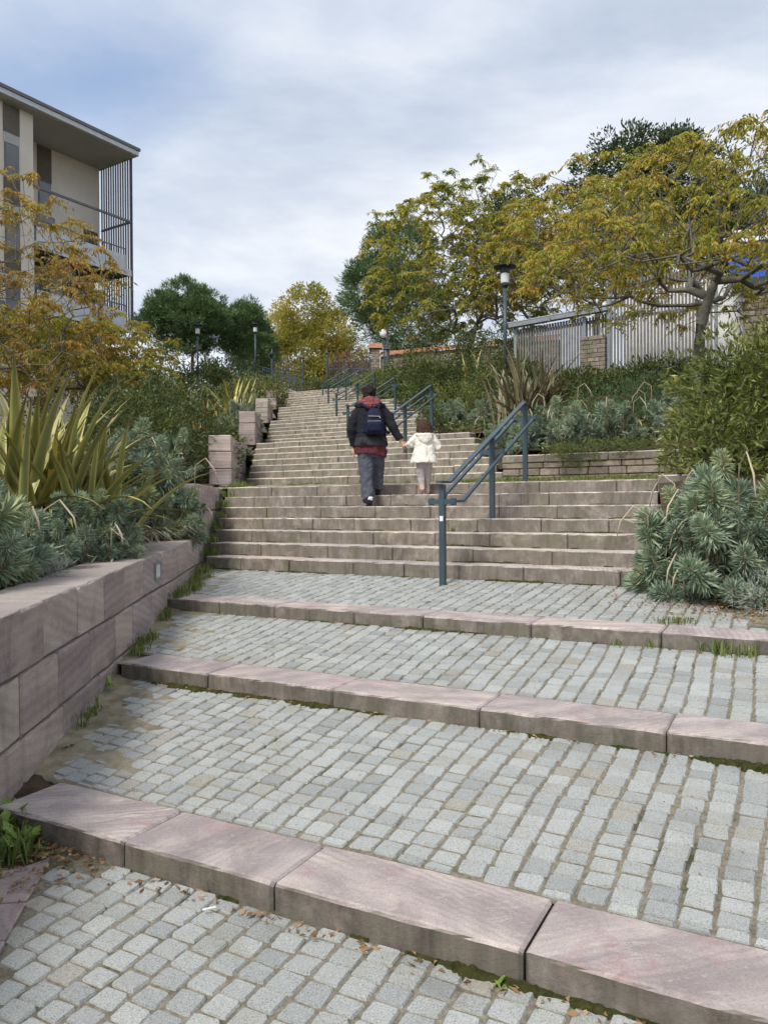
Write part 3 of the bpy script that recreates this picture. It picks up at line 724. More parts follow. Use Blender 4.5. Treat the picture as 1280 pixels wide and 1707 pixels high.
def inset_light(root, p, d, nrm, w=0.15, h=0.11):
    """recessed step light: dark frame, pale lens"""
    p, d, nrm = Vector(p), Vector(d).normalized(), Vector(nrm).normalized()
    b = Bag(); t = 0.016
    b.obox(p - d * w / 2 - nrm * 0.03, d * w, nrm * 0.042, (0, 0, t)); b.obox(p - d * w / 2 + Vector((0, 0, h - t)) - nrm * 0.03, d * w, nrm * 0.042, (0, 0, t))
    b.obox(p - d * w / 2 - nrm * 0.03 + Vector((0, 0, t)), d * t, nrm * 0.042, (0, 0, h - 2 * t)); b.obox(p + d * (w / 2 - t) - nrm * 0.03 + Vector((0, 0, t)), d * t, nrm * 0.042, (0, 0, h - 2 * t))
    f = b.make('recessed_light', MT['steel'], root)
    b = Bag(); b.obox(p - d * (w / 2 - t) - nrm * 0.03 + Vector((0, 0, t)), d * (w - 2 * t), nrm * 0.036, (0, 0, h - 2 * t)); b.make('lens', MT['lens'], f)

# low long wall at the left, rising gently with the terraces
wd = Vector((-0.0685, 0.9976, 0)); wn_ = Vector((0.9976, 0.0685, 0))
def wp_(y): return Vector((wallx(y), y, 0))
w0 = thing('retaining_wall', 'long low wall of big pink blocks beside the terraces at left', 'wall', (wallx(5), 5, -1.7))
course_wall(w0, (wp_(0.6), wp_(9.15)), -0.514 + 0.03 * (0.6 - 3.68), [0.335] * 4, 0.42, (-wn_.x, -wn_.y), (0.5, 0.72), MT['wall'], 41, 0.016, 0.011, 0.008, 0.03, worn=True)
b = Bag(); a = wp_(0.6) - wn_ * 0.06; b.obox((a.x, a.y, -1.95), wd * 8.5, -wn_ * 0.32, (0, 0, 1.28)); b.make('backing', MT['mortar'], w0)
q = wp_(7.0); inset_light(w0, (q.x, q.y, -0.655), wd, wn_, 0.22, 0.15)
# wall beside the first flight
w1 = thing('retaining_wall', 'level pink block wall beside the first flight, half hidden by spurge', 'wall', (wallx(10.5), 10.5, -0.8))
course_wall(w1, (wp_(9.2), wp_(12.0)), 0.285, [0.33] * 4, 0.40, (-1, -0.09), (0.6, 0.95), MT['wall'], 42, worn=True)
b = Bag(); a = wp_(9.28) - wn_ * 0.05; b.obox((a.x, a.y, -1.0), Vector((-0.0945, 0.9955, 0)) * 2.65, -wn_ * 0.3, (0, 0, 1.2)); b.make('backing', MT['mortar'], w1)
q = wp_(11.2); inset_light(w1, (q.x, q.y, 0.05), (-0.0945, 0.9955, 0), (1, 0.095, 0), 0.16, 0.12)
# end blocks standing at the left of each upper flight
bl = ['tall pink block wall end nearest on the left, beside the second flight', 'grey pink block wall end beside the third flight', 'pale block wall end beside the fourth flight', 'small far block wall end beside the fifth flight', 'tiny farthest block wall end near the stair head']
for k in range(1, 6):
    c = FL_C[k] - 0.85; y = (c + 0.624) / 0.8397; x = -1.33 - 0.0925 * y - 0.17
    dd = Vector((-0.092, 0.9958, 0)); nn = Vector((0.9958, 0.092, 0))
    wk = thing('retaining_wall', bl[k - 1], 'wall', (x - 0.2, y, FL_Z[k] - 0.1))
    a = Vector((x, y, 0)); e = a + dd * 3.1
    course_wall(wk, (a, e), FL_Z[k] + 0.93, [0.31, 0.32, 0.34, 0.2], 0.42, (-nn.x, -nn.y), (0.8, 1.2), MT['wall'], 50 + k, 0.014, 0.008, 0.006)
    b = Bag(); b.obox(a + dd * 0.06 - nn * 0.06 + Vector((0, 0, FL_Z[k] - 0.3)), dd * 2.95, -nn * 0.30, (0, 0, 1.15)); b.make('backing', MT['mortar'], wk)
    inset_light(wk, a + dd * 0.55 + Vector((0, 0, FL_Z[k] + 0.66)), dd, nn, 0.15, 0.11)
# low retaining walls across the back of the landings
def cross_wall(label, u0, u1, c, z, seed, cop=(0.7, 1.0)):
    w = thing('retaining_wall', label, 'wall', P((u0 + u1) / 2, c, z - 0.1))
    a, b_ = P(u0, c), P(u1, c)
    course_wall(w, (P(u0, c - 0.03), P(u1, c - 0.03)), z + 0.43, [0.125], 0.33, N2, cop, MT['step'], seed, 0.012, 0.006, 0.004)
    course_wall(w, (a, b_), z + 0.305, [0.10, 0.12, 0.10, 0.11], 0.25, N2, (0.22, 0.5), MT['rubble'], seed + 1, 0.012, 0.010, 0.009)
    bb = Bag(); bb.obox(P(u0 + 0.02, c + 0.04, z - 0.15), UV * (u1 - u0 - 0.04), NV * 0.2, (0, 0, 0.5)); bb.make('backing', MT['mortar'], w)
cross_wall('low rubble wall with pink coping behind the first landing at right', uR(12.2) + 0.0, -1.2, 12.17, 0.39, 71)
cross_wall('low coped wall right of the second landing, under the small spurge', uR(17.2), -5.0, 17.17, 1.57, 73)
cross_wall('low coped wall right of the third landing among shrubs', uR(22.2), -9.4, 22.17, 2.74, 75)
yy = (FL_C[1] - 0.85 + 0.624) / 0.8397; a = tou(-1.33 - 0.0925 * yy - 0.62, yy)
cross_wall('short low wall left of the nearest tall wall end', a - 2.2, a, 11.75, 0.36, 77)
# end block at the right of the first flight
pb = thing('end_block', 'pink stone end block at the right end of the first flight', 'stone block', P(-1.40, 9.30, -0.1))
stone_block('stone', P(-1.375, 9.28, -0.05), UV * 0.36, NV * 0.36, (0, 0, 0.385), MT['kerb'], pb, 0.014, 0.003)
stone_block('stone', P(-1.37, 9.285, -0.40), UV * 0.35, NV * 0.35, (0, 0, 0.34), MT['wall'], pb, 0.012, 0.003)

# ================================================================== RAILINGS
def railing(label):
    base = P(-3.044, FL_C[0], FL_Z[0])
    root = thing('handrail', label, 'railing', base, 'handrails up the middle of the stairs')
    q = lambda n, z, u=0.0: base + NV * n + UV * u + Vector((0, 0, z))
    for n, z, top in ((-0.32, -0.03, 0.96), (1.10, 0.595, 1.53), (2.34, 1.045, 2.03)):
        b = Bag(); b.bar(q(n, z), q(n, top), 0.055, 0.055, NV); p = b.make('post', MT['rail'], root)
        hb = Bag()
        zl = top - 0.17
        hb.bar(q(n, zl, -0.13), q(n, zl, 0.13), 0.05, 0.045, NV)
        for s in (-1, 1): hb.bar(q(n, zl - 0.035, 0.12 * s), q(n, zl + 0.035, 0.12 * s), 0.05, 0.03, NV)
        hb.make('bracket', MT['rail'], p)
    k = 0.15 / 0.34
    def slope_rail(u, dz, w, h, n0, n1, stub):
        b = Bag(); z0 = 0.985 + dz; z1 = z0 + (n1 - n0) * k
        b.bar(q(n0, z0, u), q(n1, z1, u), w, h)
        b.bar(q(n0 - stub, z0, u), q(n0 + 0.012, z0, u), w, h * 0.98); b.bar(q(n1 - 0.012, z1, u), q(n1 + 0.09, z1, u), w, h * 0.98)
        return b
    slope_rail(0, 0.0, 0.058, 0.022, -0.17, 2.30, 0.24).make('top_rail', MT['rail'], root)
    for s in (-1, 1): slope_rail(0.13 * s, -0.19, 0.036, 0.024, -0.12, 2.25, 0.22).make('lower_rail', MT['rail'], root)
    return root
rl = ['blue-grey handrail nearest the viewer, post standing on the setts', 'blue-grey handrail right of the woman, behind the child', 'blue-grey handrail just right of the woman\'s head', 'blue-grey handrail left of the woman\'s head, fourth up the stairs', 'thin blue-grey handrail of the fifth flight', 'farthest thin blue-grey handrail at the stair head']
r0 = railing(rl[0])
RU = [-3.044, -6.6, -10.0, -13.4, -16.85, -20.3]
for k in range(1, 6):
    c = copy_tree(r0, P(RU[k], FL_C[k], FL_Z[k])); c['label'] = rl[k]
p = WL[r0.name] + NV * -0.32
b = Bag(); b.obox(p - UV * 0.018 - NV * 0.0295 + Vector((0, 0, 0.60)), UV * 0.036, NV * 0.0015, (0, 0, 0.05))
st = b.make('sticker', MT['white'], r0); 

# ================================================================== PLANTS
def gz(x, y):
    c, u = toc(x, y), tou(x, y)
    if c >= 12.25: return zbed(c)
    if u < -5 or x < -1.5:
        z = -0.56 + 0.03 * (y - 3.68) if y < 8.6 else -0.41 + (y - 8.6) * 0.17
        return min(z, 0.40)
    return -0.80 if c < 7.1 else min(-0.80 + (c - 7.1) * 0.5, 0.32)
def unit(a): return a / np.maximum(np.linalg.norm(a, axis=-1, keepdims=True), 1e-9)
def leaves(p, d, L, Wd, g, fold=0.25, rhomb=0.45, curl=0.0):
    """folded leaf for every base point p and direction d; returns verts, tri faces"""
    n = len(p); d = unit(d)
    s = unit(np.cross(d, g.normal(size=(n, 3)))); nn = np.cross(s, d)
    L = np.broadcast_to(np.asarray(L), (n,))[:, None]; Wd = np.broadcast_to(np.asarray(Wd), (n,))[:, None]
    mid = p + d * L * rhomb
    v = np.stack([p, mid + s * Wd / 2 + nn * Wd * fold, p + d * L - nn * L * curl, mid - s * Wd / 2 + nn * Wd * fold], 1).reshape(-1, 3)
    b = np.arange(n)[:, None] * 4
    f = np.concatenate([b + np.array([[0, 1, 2]]), b + np.array([[0, 2, 3]])], 1).reshape(-1, 3)
    return v, f
def in_ball(g, n, shell=0.6):
    d = unit(g.normal(size=(n, 3))); r = g.uniform(shell ** 3, 1, n) ** (1 / 3); return d * r[:, None], d
def clump_cloud(g, blobs, n, L, Wd, clump=0.35, per=40, droop=0.0, up=0.3, shell=0.55, squash=0.7, fold=0.25):
    """leaves in clumps spread over ellipsoids: (cx,cy,cz, rx,ry,rz)"""
    vol = np.array([(b[3] * b[4] * b[5]) ** 0.67 for b in blobs]); vol = vol / vol.sum(); P_, D_ = [], []
    for b, w in zip(blobs, vol):
        k = max(3, int(n * w / per))
        q, dd = in_ball(g, k, shell); ctr = np.array(b[:3]) + q * np.array(b[3:])
        sz = clump * g.uniform(0.55, 1.25, k)
        q2, d2 = in_ball(g, k * per, 0.15)
        P_.append(np.repeat(ctr, per, 0) + q2 * np.repeat(sz, per)[:, None] * np.array([1, 1, squash]))
        D_.append(d2 * 0.8 + np.repeat(dd, per, 0) * 0.7 + g.normal(size=(k * per, 3)) * 0.35 + np.array([0, 0, up - droop]))
    p = np.concatenate(P_); d = np.concatenate(D_); m = len(p)
    return leaves(p, d, L * g.uniform(0.65, 1.3, m), Wd * g.uniform(0.7, 1.25, m), g, fold)
def skeleton(base, targets, fork, step=0.35, r_tip=0.006, power=2.3, g=None):
    """limbs that reach every target point from a fork above the base"""
    pos = [np.array(base, float), np.array(fork, float) * 0.5 + np.array(base) * 0.5 + g.normal(size=3) * 0.04, np.array(fork, float)]; par = [-1, 0, 1]
    for t in sorted([np.array(t, float) for t in targets], key=lambda t: np.linalg.norm(t - pos[2])):
        A = np.array(pos[2:]); dist = np.linalg.norm(A - t, axis=1) + 0.35 * np.linalg.norm(A - pos[2], axis=1) * 0.5 + 0.6 * np.maximum(A[:, 2] - t[2], 0)
        i = int(np.argmin(dist)) + 2; a = pos[i]; L = np.linalg.norm(t - a); k = max(1, int(L / step)); last = i
        for j in range(1, k + 1):
            f = j / k; q = a + (t - a) * f + np.array([0, 0, 0.10 * L * math.sin(math.pi * f)]) + (g.normal(size=3) * 0.03 * L / k if j < k else 0)
            pos.append(q); par.append(last); last = len(pos) - 1
    n = len(pos); acc = np.zeros(n); kids = [0] * n
    for i in range(n - 1, 0, -1):
        if acc[i] == 0: acc[i] = r_tip ** power
        acc[par[i]] += acc[i]; kids[par[i]] += 1
    rad = acc ** (1 / power)
    tips = [i for i in range(n) if kids[i] == 0]
    return pos, par, rad, tips
def limbs_mesh(pos, par, rad, flare=1.0):
    b = Bag()
    for i in range(1, len(pos)):
        j = par[i]; n = 8 if rad[i] > 0.05 else (5 if rad[i] > 0.015 else 4)
        r0 = rad[j] if par[j] >= 0 else rad[j] * flare
        b.tube([pos[j], pos[i]], [min(r0, rad[i] * 1.6) if par[j] >= 0 else r0, rad[i]], n, False)
    return b
def autumn_tree(label, base, crown, n_tip, seed, mat, fork_h=1.5, zmin=-0.62, leaf=0.125, sprays=6, per=8, r_tip=0.006, group=None, wl_=0.31):
    """spreading tree with long drooping compound leaves; crown = (cx,cy,cz, rx,ry,rz)"""
    g = np.random.default_rng(seed); base = np.array(base, float); cc = np.array(crown[:3]); cr = np.array(crown[3:])
    root = thing('deciduous_tree', label, 'tree', base, group)
    q, _ = in_ball(g, n_tip * 2, 0.22); q = q[q[:, 2] > zmin][:n_tip]
    # layered: pull tips to a few height tiers and roughen the outline
    q *= (1 + 0.16 * np.sin(q[:, :1] * 5 + seed) * np.cos(q[:, 1:2] * 4 + q[:, 2:3] * 6))
    t = cc + q * cr
    pos, par, rad, tips = skeleton(base, t, base + np.array([0.08, -0.05, fork_h]), 0.4, r_tip, 2.25, g)
    tr = limbs_mesh(pos[:3], par[:3], rad[:3], 1.25); tr.make('trunk', MT['barkg'], root, True)
    bl_ = Bag(); full = limbs_mesh(pos, par, rad)
    full.make('limbs', MT['barkg'], root, True)
    tp = np.array([pos[i] for i in tips]); od = unit(tp - (cc - np.array([0, 0, cr[2] * 0.5])))
    a = np.repeat(tp, sprays, 0); n = len(a)
    hd = unit(np.repeat(od, sprays, 0) * 0.5 + g.normal(size=(n, 3)) * np.array([1, 1, 0.35])); rl_ = g.uniform(0.22, 0.5, n) * max(leaf, 0.12) / 0.125
    pp, dd = [], []
    for j in range(per):
        f = (j + 0.6) / per
        pt = a + hd * (rl_ * f)[:, None] + np.array([0, 0, -1]) * (rl_ * 0.55 * f * f)[:, None]
        side = unit(np.cross(hd, np.array([0, 0, 1.0]))) * (1 if j % 2 else -1)
        pp.append(pt); dd.append(side * 0.5 + hd * 0.35 + np.array([0, 0, -0.75]) + g.normal(size=(n, 3)) * 0.22)
    p = np.concatenate(pp); d = np.concatenate(dd); m = len(p)
    v, f = leaves(p, d, leaf * 1.15 * g.uniform(0.6, 1.35, m), leaf * 1.15 * wl_ * g.uniform(0.7, 1.3, m), g, 0.22, 0.45, 0.08)
    tag(obj('crown', v, f, mat, root), kind='stuff')
    return root
def shrub(name, label, cat, base, blobs, n, L, Wd, mat, seed, stems=7, clump=0.3, per=36, up=0.3, droop=0.0, shell=0.5, group=None, twig=None, squash=0.8):
    g = np.random.default_rng(seed); root = thing(name, label, cat, base, group)
    v, f = clump_cloud(g, blobs, n, L, Wd, clump, per, droop, up, shell, squash); tag(obj('foliage', v, f, mat, root), kind='stuff')
    if stems:
        tg = []
        for _ in range(stems):
            b = blobs[g.integers(len(blobs))]; q = g.normal(size=3) * 0.4; tg.append([b[0] + q[0] * b[3], b[1] + q[1] * b[4], b[2] + abs(q[2]) * b[5]])
        bb = np.array(base, float); pos, par, rad, _ = skeleton(bb - np.array([0, 0, 0.06]), tg, bb + np.array([0, 0, 0.12]), 0.3, twig or 0.008, 2.2, g)
        limbs_mesh(pos, par, rad).make('stems', MT['bark'], root, True)
    return root
def big_tree(name, label, base, blobs, n, L, Wd, mat, seed, bark, fork_h, r_tip=0.02, clump=0.8, per=60, up=0.3, shell=0.6, targets=34, squash=0.65, group=None):
    g = np.random.default_rng(seed); root = thing(name, label, 'tree', base, group)
    v, f = clump_cloud(g, blobs, n, L, Wd, clump, per, 0, up, shell, squash); tag(obj('crown', v, f, mat, root), kind='stuff')
    tg = []
    for _ in range(targets):
        b = blobs[g.integers(len(blobs))]; q, _d = in_ball(g, 1, 0.4); q = q[0]; tg.append([b[0] + q[0] * b[3] * .85, b[1] + q[1] * b[4] * .85, b[2] + q[2] * b[5] * .8])
    bb = np.array(base, float); pos, par, rad, _ = skeleton(bb - np.array([0, 0, 0.3]), tg, bb + np.array([0, 0, fork_h]), 0.8, r_tip, 2.2, g)
    limbs_mesh(pos[:3], par[:3], rad[:3], 1.3).make('trunk', bark, root, True); limbs_mesh(pos, par, rad).make('limbs', bark, root, True)
    return root

# ---- spurge: stems that end in bottle-brush heads of narrow blue-green leaves
def rosette_mesh(seed, n=210):
    g = np.random.default_rng(seed); t = np.sort(g.uniform(0, 1, n)); a = np.arange(n) * 2.39996 + g.uniform(-.3, .3, n)
    el = -0.65 + 1.9 * t ** 1.25 + g.normal(size=n) * 0.16               # lower leaves hang, top ones stand up
    d = np.stack([np.cos(a) * np.cos(el), np.sin(a) * np.cos(el), np.sin(el)], 1)
    p = np.stack([np.cos(a) * 0.008, np.sin(a) * 0.008, -0.15 + 0.165 * t], 1)
    v, f = leaves(p, d, 0.082 * g.uniform(0.75, 1.2, n) * (1 - 0.4 * np.maximum(t - 0.75, 0) / 0.25), 0.0088 * g.uniform(0.8, 1.3, n), g, 0.2, 0.6, 0.12)
    return make_mesh('leaf_rosette', v, f, MT['leaf_blue'])
ROS = [rosette_mesh(100 + i) for i in range(6)]
def spurge(label, base, rx, ry, h, n_heads, seed, scale=1.0, stalks=0, lowfill=900, group=None):
    g = np.random.default_rng(seed); root = thing('spurge_bush', label, 'bush', base, group); bx, by, bz = base
    st = Bag(); pts = []; tries = 0
    while len(pts) < n_heads and tries < 8000:
        tries += 1
        q = g.normal(size=3); q /= np.linalg.norm(q); q[2] = abs(q[2]) * 1.0 - 0.12
        r = g.uniform(0.72, 1.0) if g.random() < 0.75 else g.uniform(0.4, 0.75)
        r *= 1 + 0.12 * math.sin(4 * math.atan2(q[1], q[0]) + seed)
        p = np.array([bx + q[0] * rx * r, by + q[1] * ry * r, bz + max(0.06, (q[2] + 0.12) * h * r * 0.95 + 0.06)])
        if any(np.linalg.norm(p - o) < 0.10 * scale for o, _ in pts): continue
        pts.append((p, q))
    for i, (p, q) in enumerate(pts):
        dr = Vector((q[0] * 0.75 + g.normal() * 0.2, q[1] * 0.75 + g.normal() * 0.2, 0.75 + g.uniform(-0.3, 0.3) if p[2] - bz > 0.25 * h else 0.35)).normalized()
        s = scale * g.uniform(0.58, 1.25)
        rot = dr.to_track_quat('Z', 'Y').to_euler()
        inst('leaf_rosette', ROS[int(g.integers(len(ROS)))], root, Vector(p), rot, (s, s, s))
        b0 = Vector((bx + g.normal() * 0.10 * rx, by + g.normal() * 0.10 * ry, bz - 0.03)); e = Vector(p)
        m_ = b0.lerp(e, 0.5) + Vector((q[0] * rx * 0.16, q[1] * ry * 0.16, -0.10 * h)); 
        st.tube([b0, m_, e - dr * 0.07 * s, e], [0.010 * scale, 0.009 * scale, 0.007 * scale, 0.005 * scale], 5)
    st.make('stems', MT['stem'], root, True)
    if lowfill:
        m = lowfill; k = g.integers(0, len(pts), m); f_ = g.uniform(0.25, 0.95, m)[:, None]
        pp = np.array([bx, by, bz]) * (1 - f_) + np.array([pts[i][0] for i in k]) * f_ + g.normal(size=(m, 3)) * 0.04
        v, f = leaves(pp, g.normal(size=(m, 3)) + np.array([0, 0, -0.2]), 0.10 * scale * g.uniform(0.6, 1.2, m), 0.014 * scale, g)
        tag(obj('inner_leaves', v, f, MT['leaf_blue'], root), kind='stuff')
    for j in range(stalks):
        p, q = pts[int(g.integers(len(pts)))]; e = Vector(p); o = Vector((q[0], q[1], 0)).normalized() if abs(q[0]) + abs(q[1]) > 0.01 else Vector((1, 0, 0))
        L = g.uniform(0.14, 0.34) * scale; b = Bag()
        b.tube([e - Vector((0, 0, 0.16)), e + Vector((0, 0, L * 0.75)) + o * 0.02, e + o * (L * 0.35) + Vector((0, 0, L * 0.95)), e + o * (L * 0.62) + Vector((0, 0, L * 0.6)), e + o * (L * 0.7) + Vector((0, 0, L * 0.25))], [0.005, 0.005, 0.006, 0.009, 0.004], 5)
        b.make('dry_flower_stalk', MT['dry'], root, True)
    return root

# ---- flax: stiff sword leaves, every blade an object
def blade_mesh(mat, seed, th0, bend, w=0.07):
    r = random.Random(seed); n = 10; v = []; f = []; uv = []; x = z = 0.0
    for i in range(n + 1):
        s = i / n; th = th0 + bend * s ** 2.2
        ww = w * (0.55 + 0.45 * min(s * 3.5, 1)) * (1 - max(0, (s - 0.45) / 0.55) ** 1.7) + 0.002
        nx_, nz_ = -math.cos(th), math.sin(th); tw = 0.25 * math.sin(2.2 * s + seed)
        for k, o in ((0, -0.5), (1, 0.0), (2, 0.5)):
            lift = (0.22 * ww if k != 1 else 0.0)
            v.append((x + nx_ * lift + tw * o * ww, o * ww, z + nz_ * lift)); uv.append((k / 2, s))
        if i < n: x += math.sin(th) / n; z += math.cos(th) / n
    for i in range(n):
        for k in (0, 1): a = i * 3 + k; f.append((a, a + 1, a + 4, a + 3))
    me = make_mesh('blade', v, f, mat, True); l = me.uv_layers.new(name='UVMap')
    for lp in me.loops: l.data[lp.index].uv = uv[lp.vertex_index]
    return me
def flax(label, base, n, L, seed, mat, spread=1.0, w=0.07, group=None, az=None, fan=0.16):
    g = np.random.default_rng(seed); root = thing('flax_plant', label, 'plant', base, group)
    kinds = []
    for i in range(14):
        th0 = 0.06 + 0.075 * i * spread; kinds.append(blade_mesh(mat, seed * 20 + i, th0, g.uniform(0.1, 0.6) + 0.085 * i * spread, w / L))
    for i in range(n):
        k = min(12, int(abs(g.normal()) * 5.6 + g.uniform(0, 3))); a = g.uniform(0, 2 * math.pi)
        if az is not None and g.random() < az[2]: a = g.uniform(az[0], az[1])
        s = L * g.uniform(0.62, 1.08) * (1 - 0.025 * max(0, k - 5))
        p = Vector(base) + Vector((g.normal() * fan, g.normal() * fan, -0.03)) + Vector((math.cos(a), math.sin(a), 0)) * 0.06
        inst('blade', kinds[k], root, p, (0, 0, a + g.normal() * 0.1), (s, s * g.uniform(0.75, 1.2), s))
    return root

# ---- left of the stairs
flax('big yellow-edged flax clump at left, towering over the wall', (-3.12, 7.0, gz(-2.9, 7.0) + 0.05), 210, 1.70, 5, MT['blade'], 1.15, 0.092, fan=0.30)
SG = 'blue-green spurge bushes'
spurge('blue-green spurge at the lower left corner of the raised bed', (-2.72, 4.75, -0.52), 0.55, 0.6, 0.92, 66, 201, 1.3, 4, 1200, SG)
spurge('low blue-green spurge in front of the flax, over the wall edge', (-2.58, 6.55, -0.47), 0.46, 0.62, 0.62, 56, 202, 1.15, 3, 1100, SG)
spurge('squat blue-green spurge between the corner spurge and the flax', (-2.75, 5.6, -0.50), 0.42, 0.5, 0.52, 38, 208, 1.15, 2, 900, SG)
spurge('tall blue-green spurge with drooping dry heads, right of the flax', (-2.80, 8.85, -0.40), 0.66, 0.8, 1.36, 110, 203, 1.25, 26, 1800, SG)
spurge('blue-green spurge spilling over the level wall by the first flight', (-2.72, 9.75, -0.28), 0.5, 0.6, 0.75, 36, 204, 1.0, 5, 900, SG)
spurge('small blue-green spurge behind the short low wall at left', (-3.75, 13.9, 0.55), 0.5, 0.5, 0.85, 30, 205, 1.0, 0, 700, SG)
for i, (x, y, r, lab) in enumerate([(-2.36, 5.3, 0.15, 'small silver cushion plant on the wall beside the spurge'), (-2.45, 6.35, 0.12, 'tiny silver cushion plant at the foot of the flax')]):
    shrub('cushion_plant', lab, 'plant', (x, y, -0.50), [(x, y, -0.46, r, r * 1.2, r * 0.8)], 900, 0.06, 0.006, MT['leaf_grey'], 240 + i, 0, 0.06, 24, 0.5)
# dry drooping flax leaves over the wall coping
g = np.random.default_rng(77); n = 90
root = thing('dead_blades', 'dry straw-coloured flax blades hanging over the left wall', 'dead leaves', (-2.3, 7.3, -0.4))
b = Bag()
for i in range(n):
    p = Vector((-2.5 + g.normal() * 0.12, 7.2 + g.normal() * 0.55, -0.36 + g.uniform(0, .12))); d = Vector((g.uniform(0.3, 1.0), g.normal() * 0.7, g.uniform(-0.05, 0.25))).normalized(); L = g.uniform(0.25, 0.62)
    w = Vector((-d.y, d.x, 0)).normalized() * g.uniform(0.004, 0.011); q = p + d * L * 0.6 + Vector((0, 0, 0.03)); e = p + d * L + Vector((0, 0, -0.22 * L))
    b.add([p - w, p + w, q + w * .8, q - w * .8, e], [(0, 1, 2, 3), (3, 2, 4)])
tag(b.make('straw', MT['dry'], root), kind='stuff')
shrub('evergreen_shrub', 'large dense dark green shrub left of the stairs', 'shrub', (-4.1, 14.6, 0.35), [(-4.3, 14.6, 1.35, 1.25, 1.1, 1.15), (-3.55, 15.2, 1.1, 0.72, 0.7, 0.85), (-5.2, 15.0, 1.3, 0.9, 0.9, 1.1), (-4.5, 14.2, 0.75, 1.1, 0.8, 0.6)], 17000, 0.085, 0.034, MT['leaf_dark'], 301, 10, 0.24, 30)
flax('spiky olive flax behind the lamp post at left', (-6.15, 17.6, 1.2), 46, 1.9, 6, MT['blade_dark'], 0.7, 0.07)
flax('far olive flax clump on the left slope', (-4.75, 24.6, gz(-4.75, 24.6)), 60, 1.9, 7, MT['blade'], 0.9, 0.07)
flax('second far olive flax clump nearer the left lamp posts', (-6.6, 25.5, gz(-6.6, 25.5)), 46, 1.9, 9, MT['blade_dark'], 0.9, 0.07)
flax('orange-tinted flax clump on the left slope', (-5.35, 23.0, gz(-5.35, 23.0)), 44, 1.35, 8, MT['blade_orange'], 0.8, 0.07)
spurge('distant grey-green spurge beside the left wall ends', (-4.15, 22.3, gz(-4.15, 22.3)), 0.8, 0.8, 1.1, 40, 206, 1.25, 6, 700, SG)
spurge('farther grey-green spurge near the top left wall ends', (-4.75, 27.5, gz(-4.75, 27.5)), 0.9, 0.9, 1.1, 34, 207, 1.4, 4, 700, SG)
HG = 'low shrubs on the slopes'
for i, (x, y, r, h, m_, lab) in enumerate([
        (-6.4, 20.5, 1.3, 1.5, 'leaf_dark', 'dark green shrub behind the large shrub at left'), (-8.6, 20.5, 1.5, 1.8, 'leaf_dark', 'dark shrub under the left autumn tree'),
        (-5.4, 33.0, 1.3, 1.3, 'leaf_olive', 'yellow-green low shrub beside the far wall ends'), (-7.6, 30.5, 1.6, 1.6, 'leaf_dark', 'dark low shrub on the far left slope'),
        (-7.0, 37.5, 1.0, 0.9, 'leaf_dark', 'small dark clipped bush left of the top flight'), (-3.9, 44.0, 1.2, 1.1, 'leaf_dark', 'low green hedge bush at the stair head, left one'),
        (-2.3, 43.2, 1.1, 1.05, 'leaf_dark', 'low green hedge bush at the stair head, right one'), (-0.6, 40.6, 1.1, 0.7, 'leaf_olive', 'light green bush beside the farthest handrail'),
        (0.5, 37.0, 1.1, 0.75, 'leaf_olive', 'light green bush right of the top flight'), (-5.35, 16.9, 0.9, 1.4, 'leaf_olive', 'olive shrub at the foot of the left lamp post')]):
    z = gz(x, y)
    shrub('low_shrub', lab, 'shrub', (x, y, z), [(x, y, z + h * 0.5, r, r, h * 0.6), (x + r * .5, y - .2, z + h * 0.4, r * .6, r * .6, h * 0.5)], 4200, 0.12 if y > 30 else 0.09, 0.05 if y > 30 else 0.04, MT[m_], 320 + i, 5, 0.3, 28, group=HG)
autumn_tree('autumn tree at left with drooping olive and rust leaves', (-9.9, 16.0, gz(-9.9, 16)), (-9.75, 16.2, 4.45, 4.15, 3.2, 2.8), 1150, 401, MT['leaf_bronze'], 1.7, -0.68, 0.09, 8, 13, 0.0065)
autumn_tree('low olive autumn tree just left of the lamp in front of the building', (-7.2, 18.6, gz(-7.2, 18.6)), (-7.3, 18.6, 3.5, 2.2, 1.5, 1.15), 400, 402, MT['leaf_autumn'], 1.3, -0.62, 0.10, 8, 12)
autumn_tree('bronze autumn tree below the building wall at far left', (-12.2, 25.0, 2.6), (-12.0, 25.0, 5.0, 3.6, 2.0, 1.4), 420, 403, MT['leaf_autumn'], 1.4, -0.62, 0.15, 7, 9)

# ---- right of the stairs
spurge('big blue-green spurge bush at the right end of the first flight', (2.86, 6.55, -0.80), 0.70, 0.72, 1.10, 105, 211, 1.5, 14, 2600, SG)
spurge('second big spurge bush cut by the right picture edge', (3.62, 6.75, -0.80), 0.7, 0.7, 0.95, 60, 212, 1.5, 8, 1400, SG)
shrub('cushion_plant', 'dry grey cushion plant under the big spurge at right edge', 'plant', (2.98, 5.85, -0.82), [(2.95, 5.85, -0.72, 0.32, 0.26, 0.17), (3.35, 6.0, -0.72, 0.3, 0.3, 0.2)], 2600, 0.055, 0.006, MT['leaf_grey'], 250, 4, 0.07, 24, 0.5)
shrub('glossy_shrub', 'tall glossy yellow-green shrub at the right edge', 'shrub', (4.5, 9.2, 0.0), [(4.55, 9.2, 1.0, 1.15, 1.0, 1.05), (3.95, 9.0, 0.45, 0.75, 0.7, 0.75), (5.2, 9.3, 1.35, 1.1, 1.0, 1.0), (4.2, 9.3, 1.5, 0.75, 0.7, 0.6)], 13500, 0.10, 0.032, MT['leaf_olive'], 302, 16, 0.10, 13, 0.12, 0, 0.40, twig=0.006)
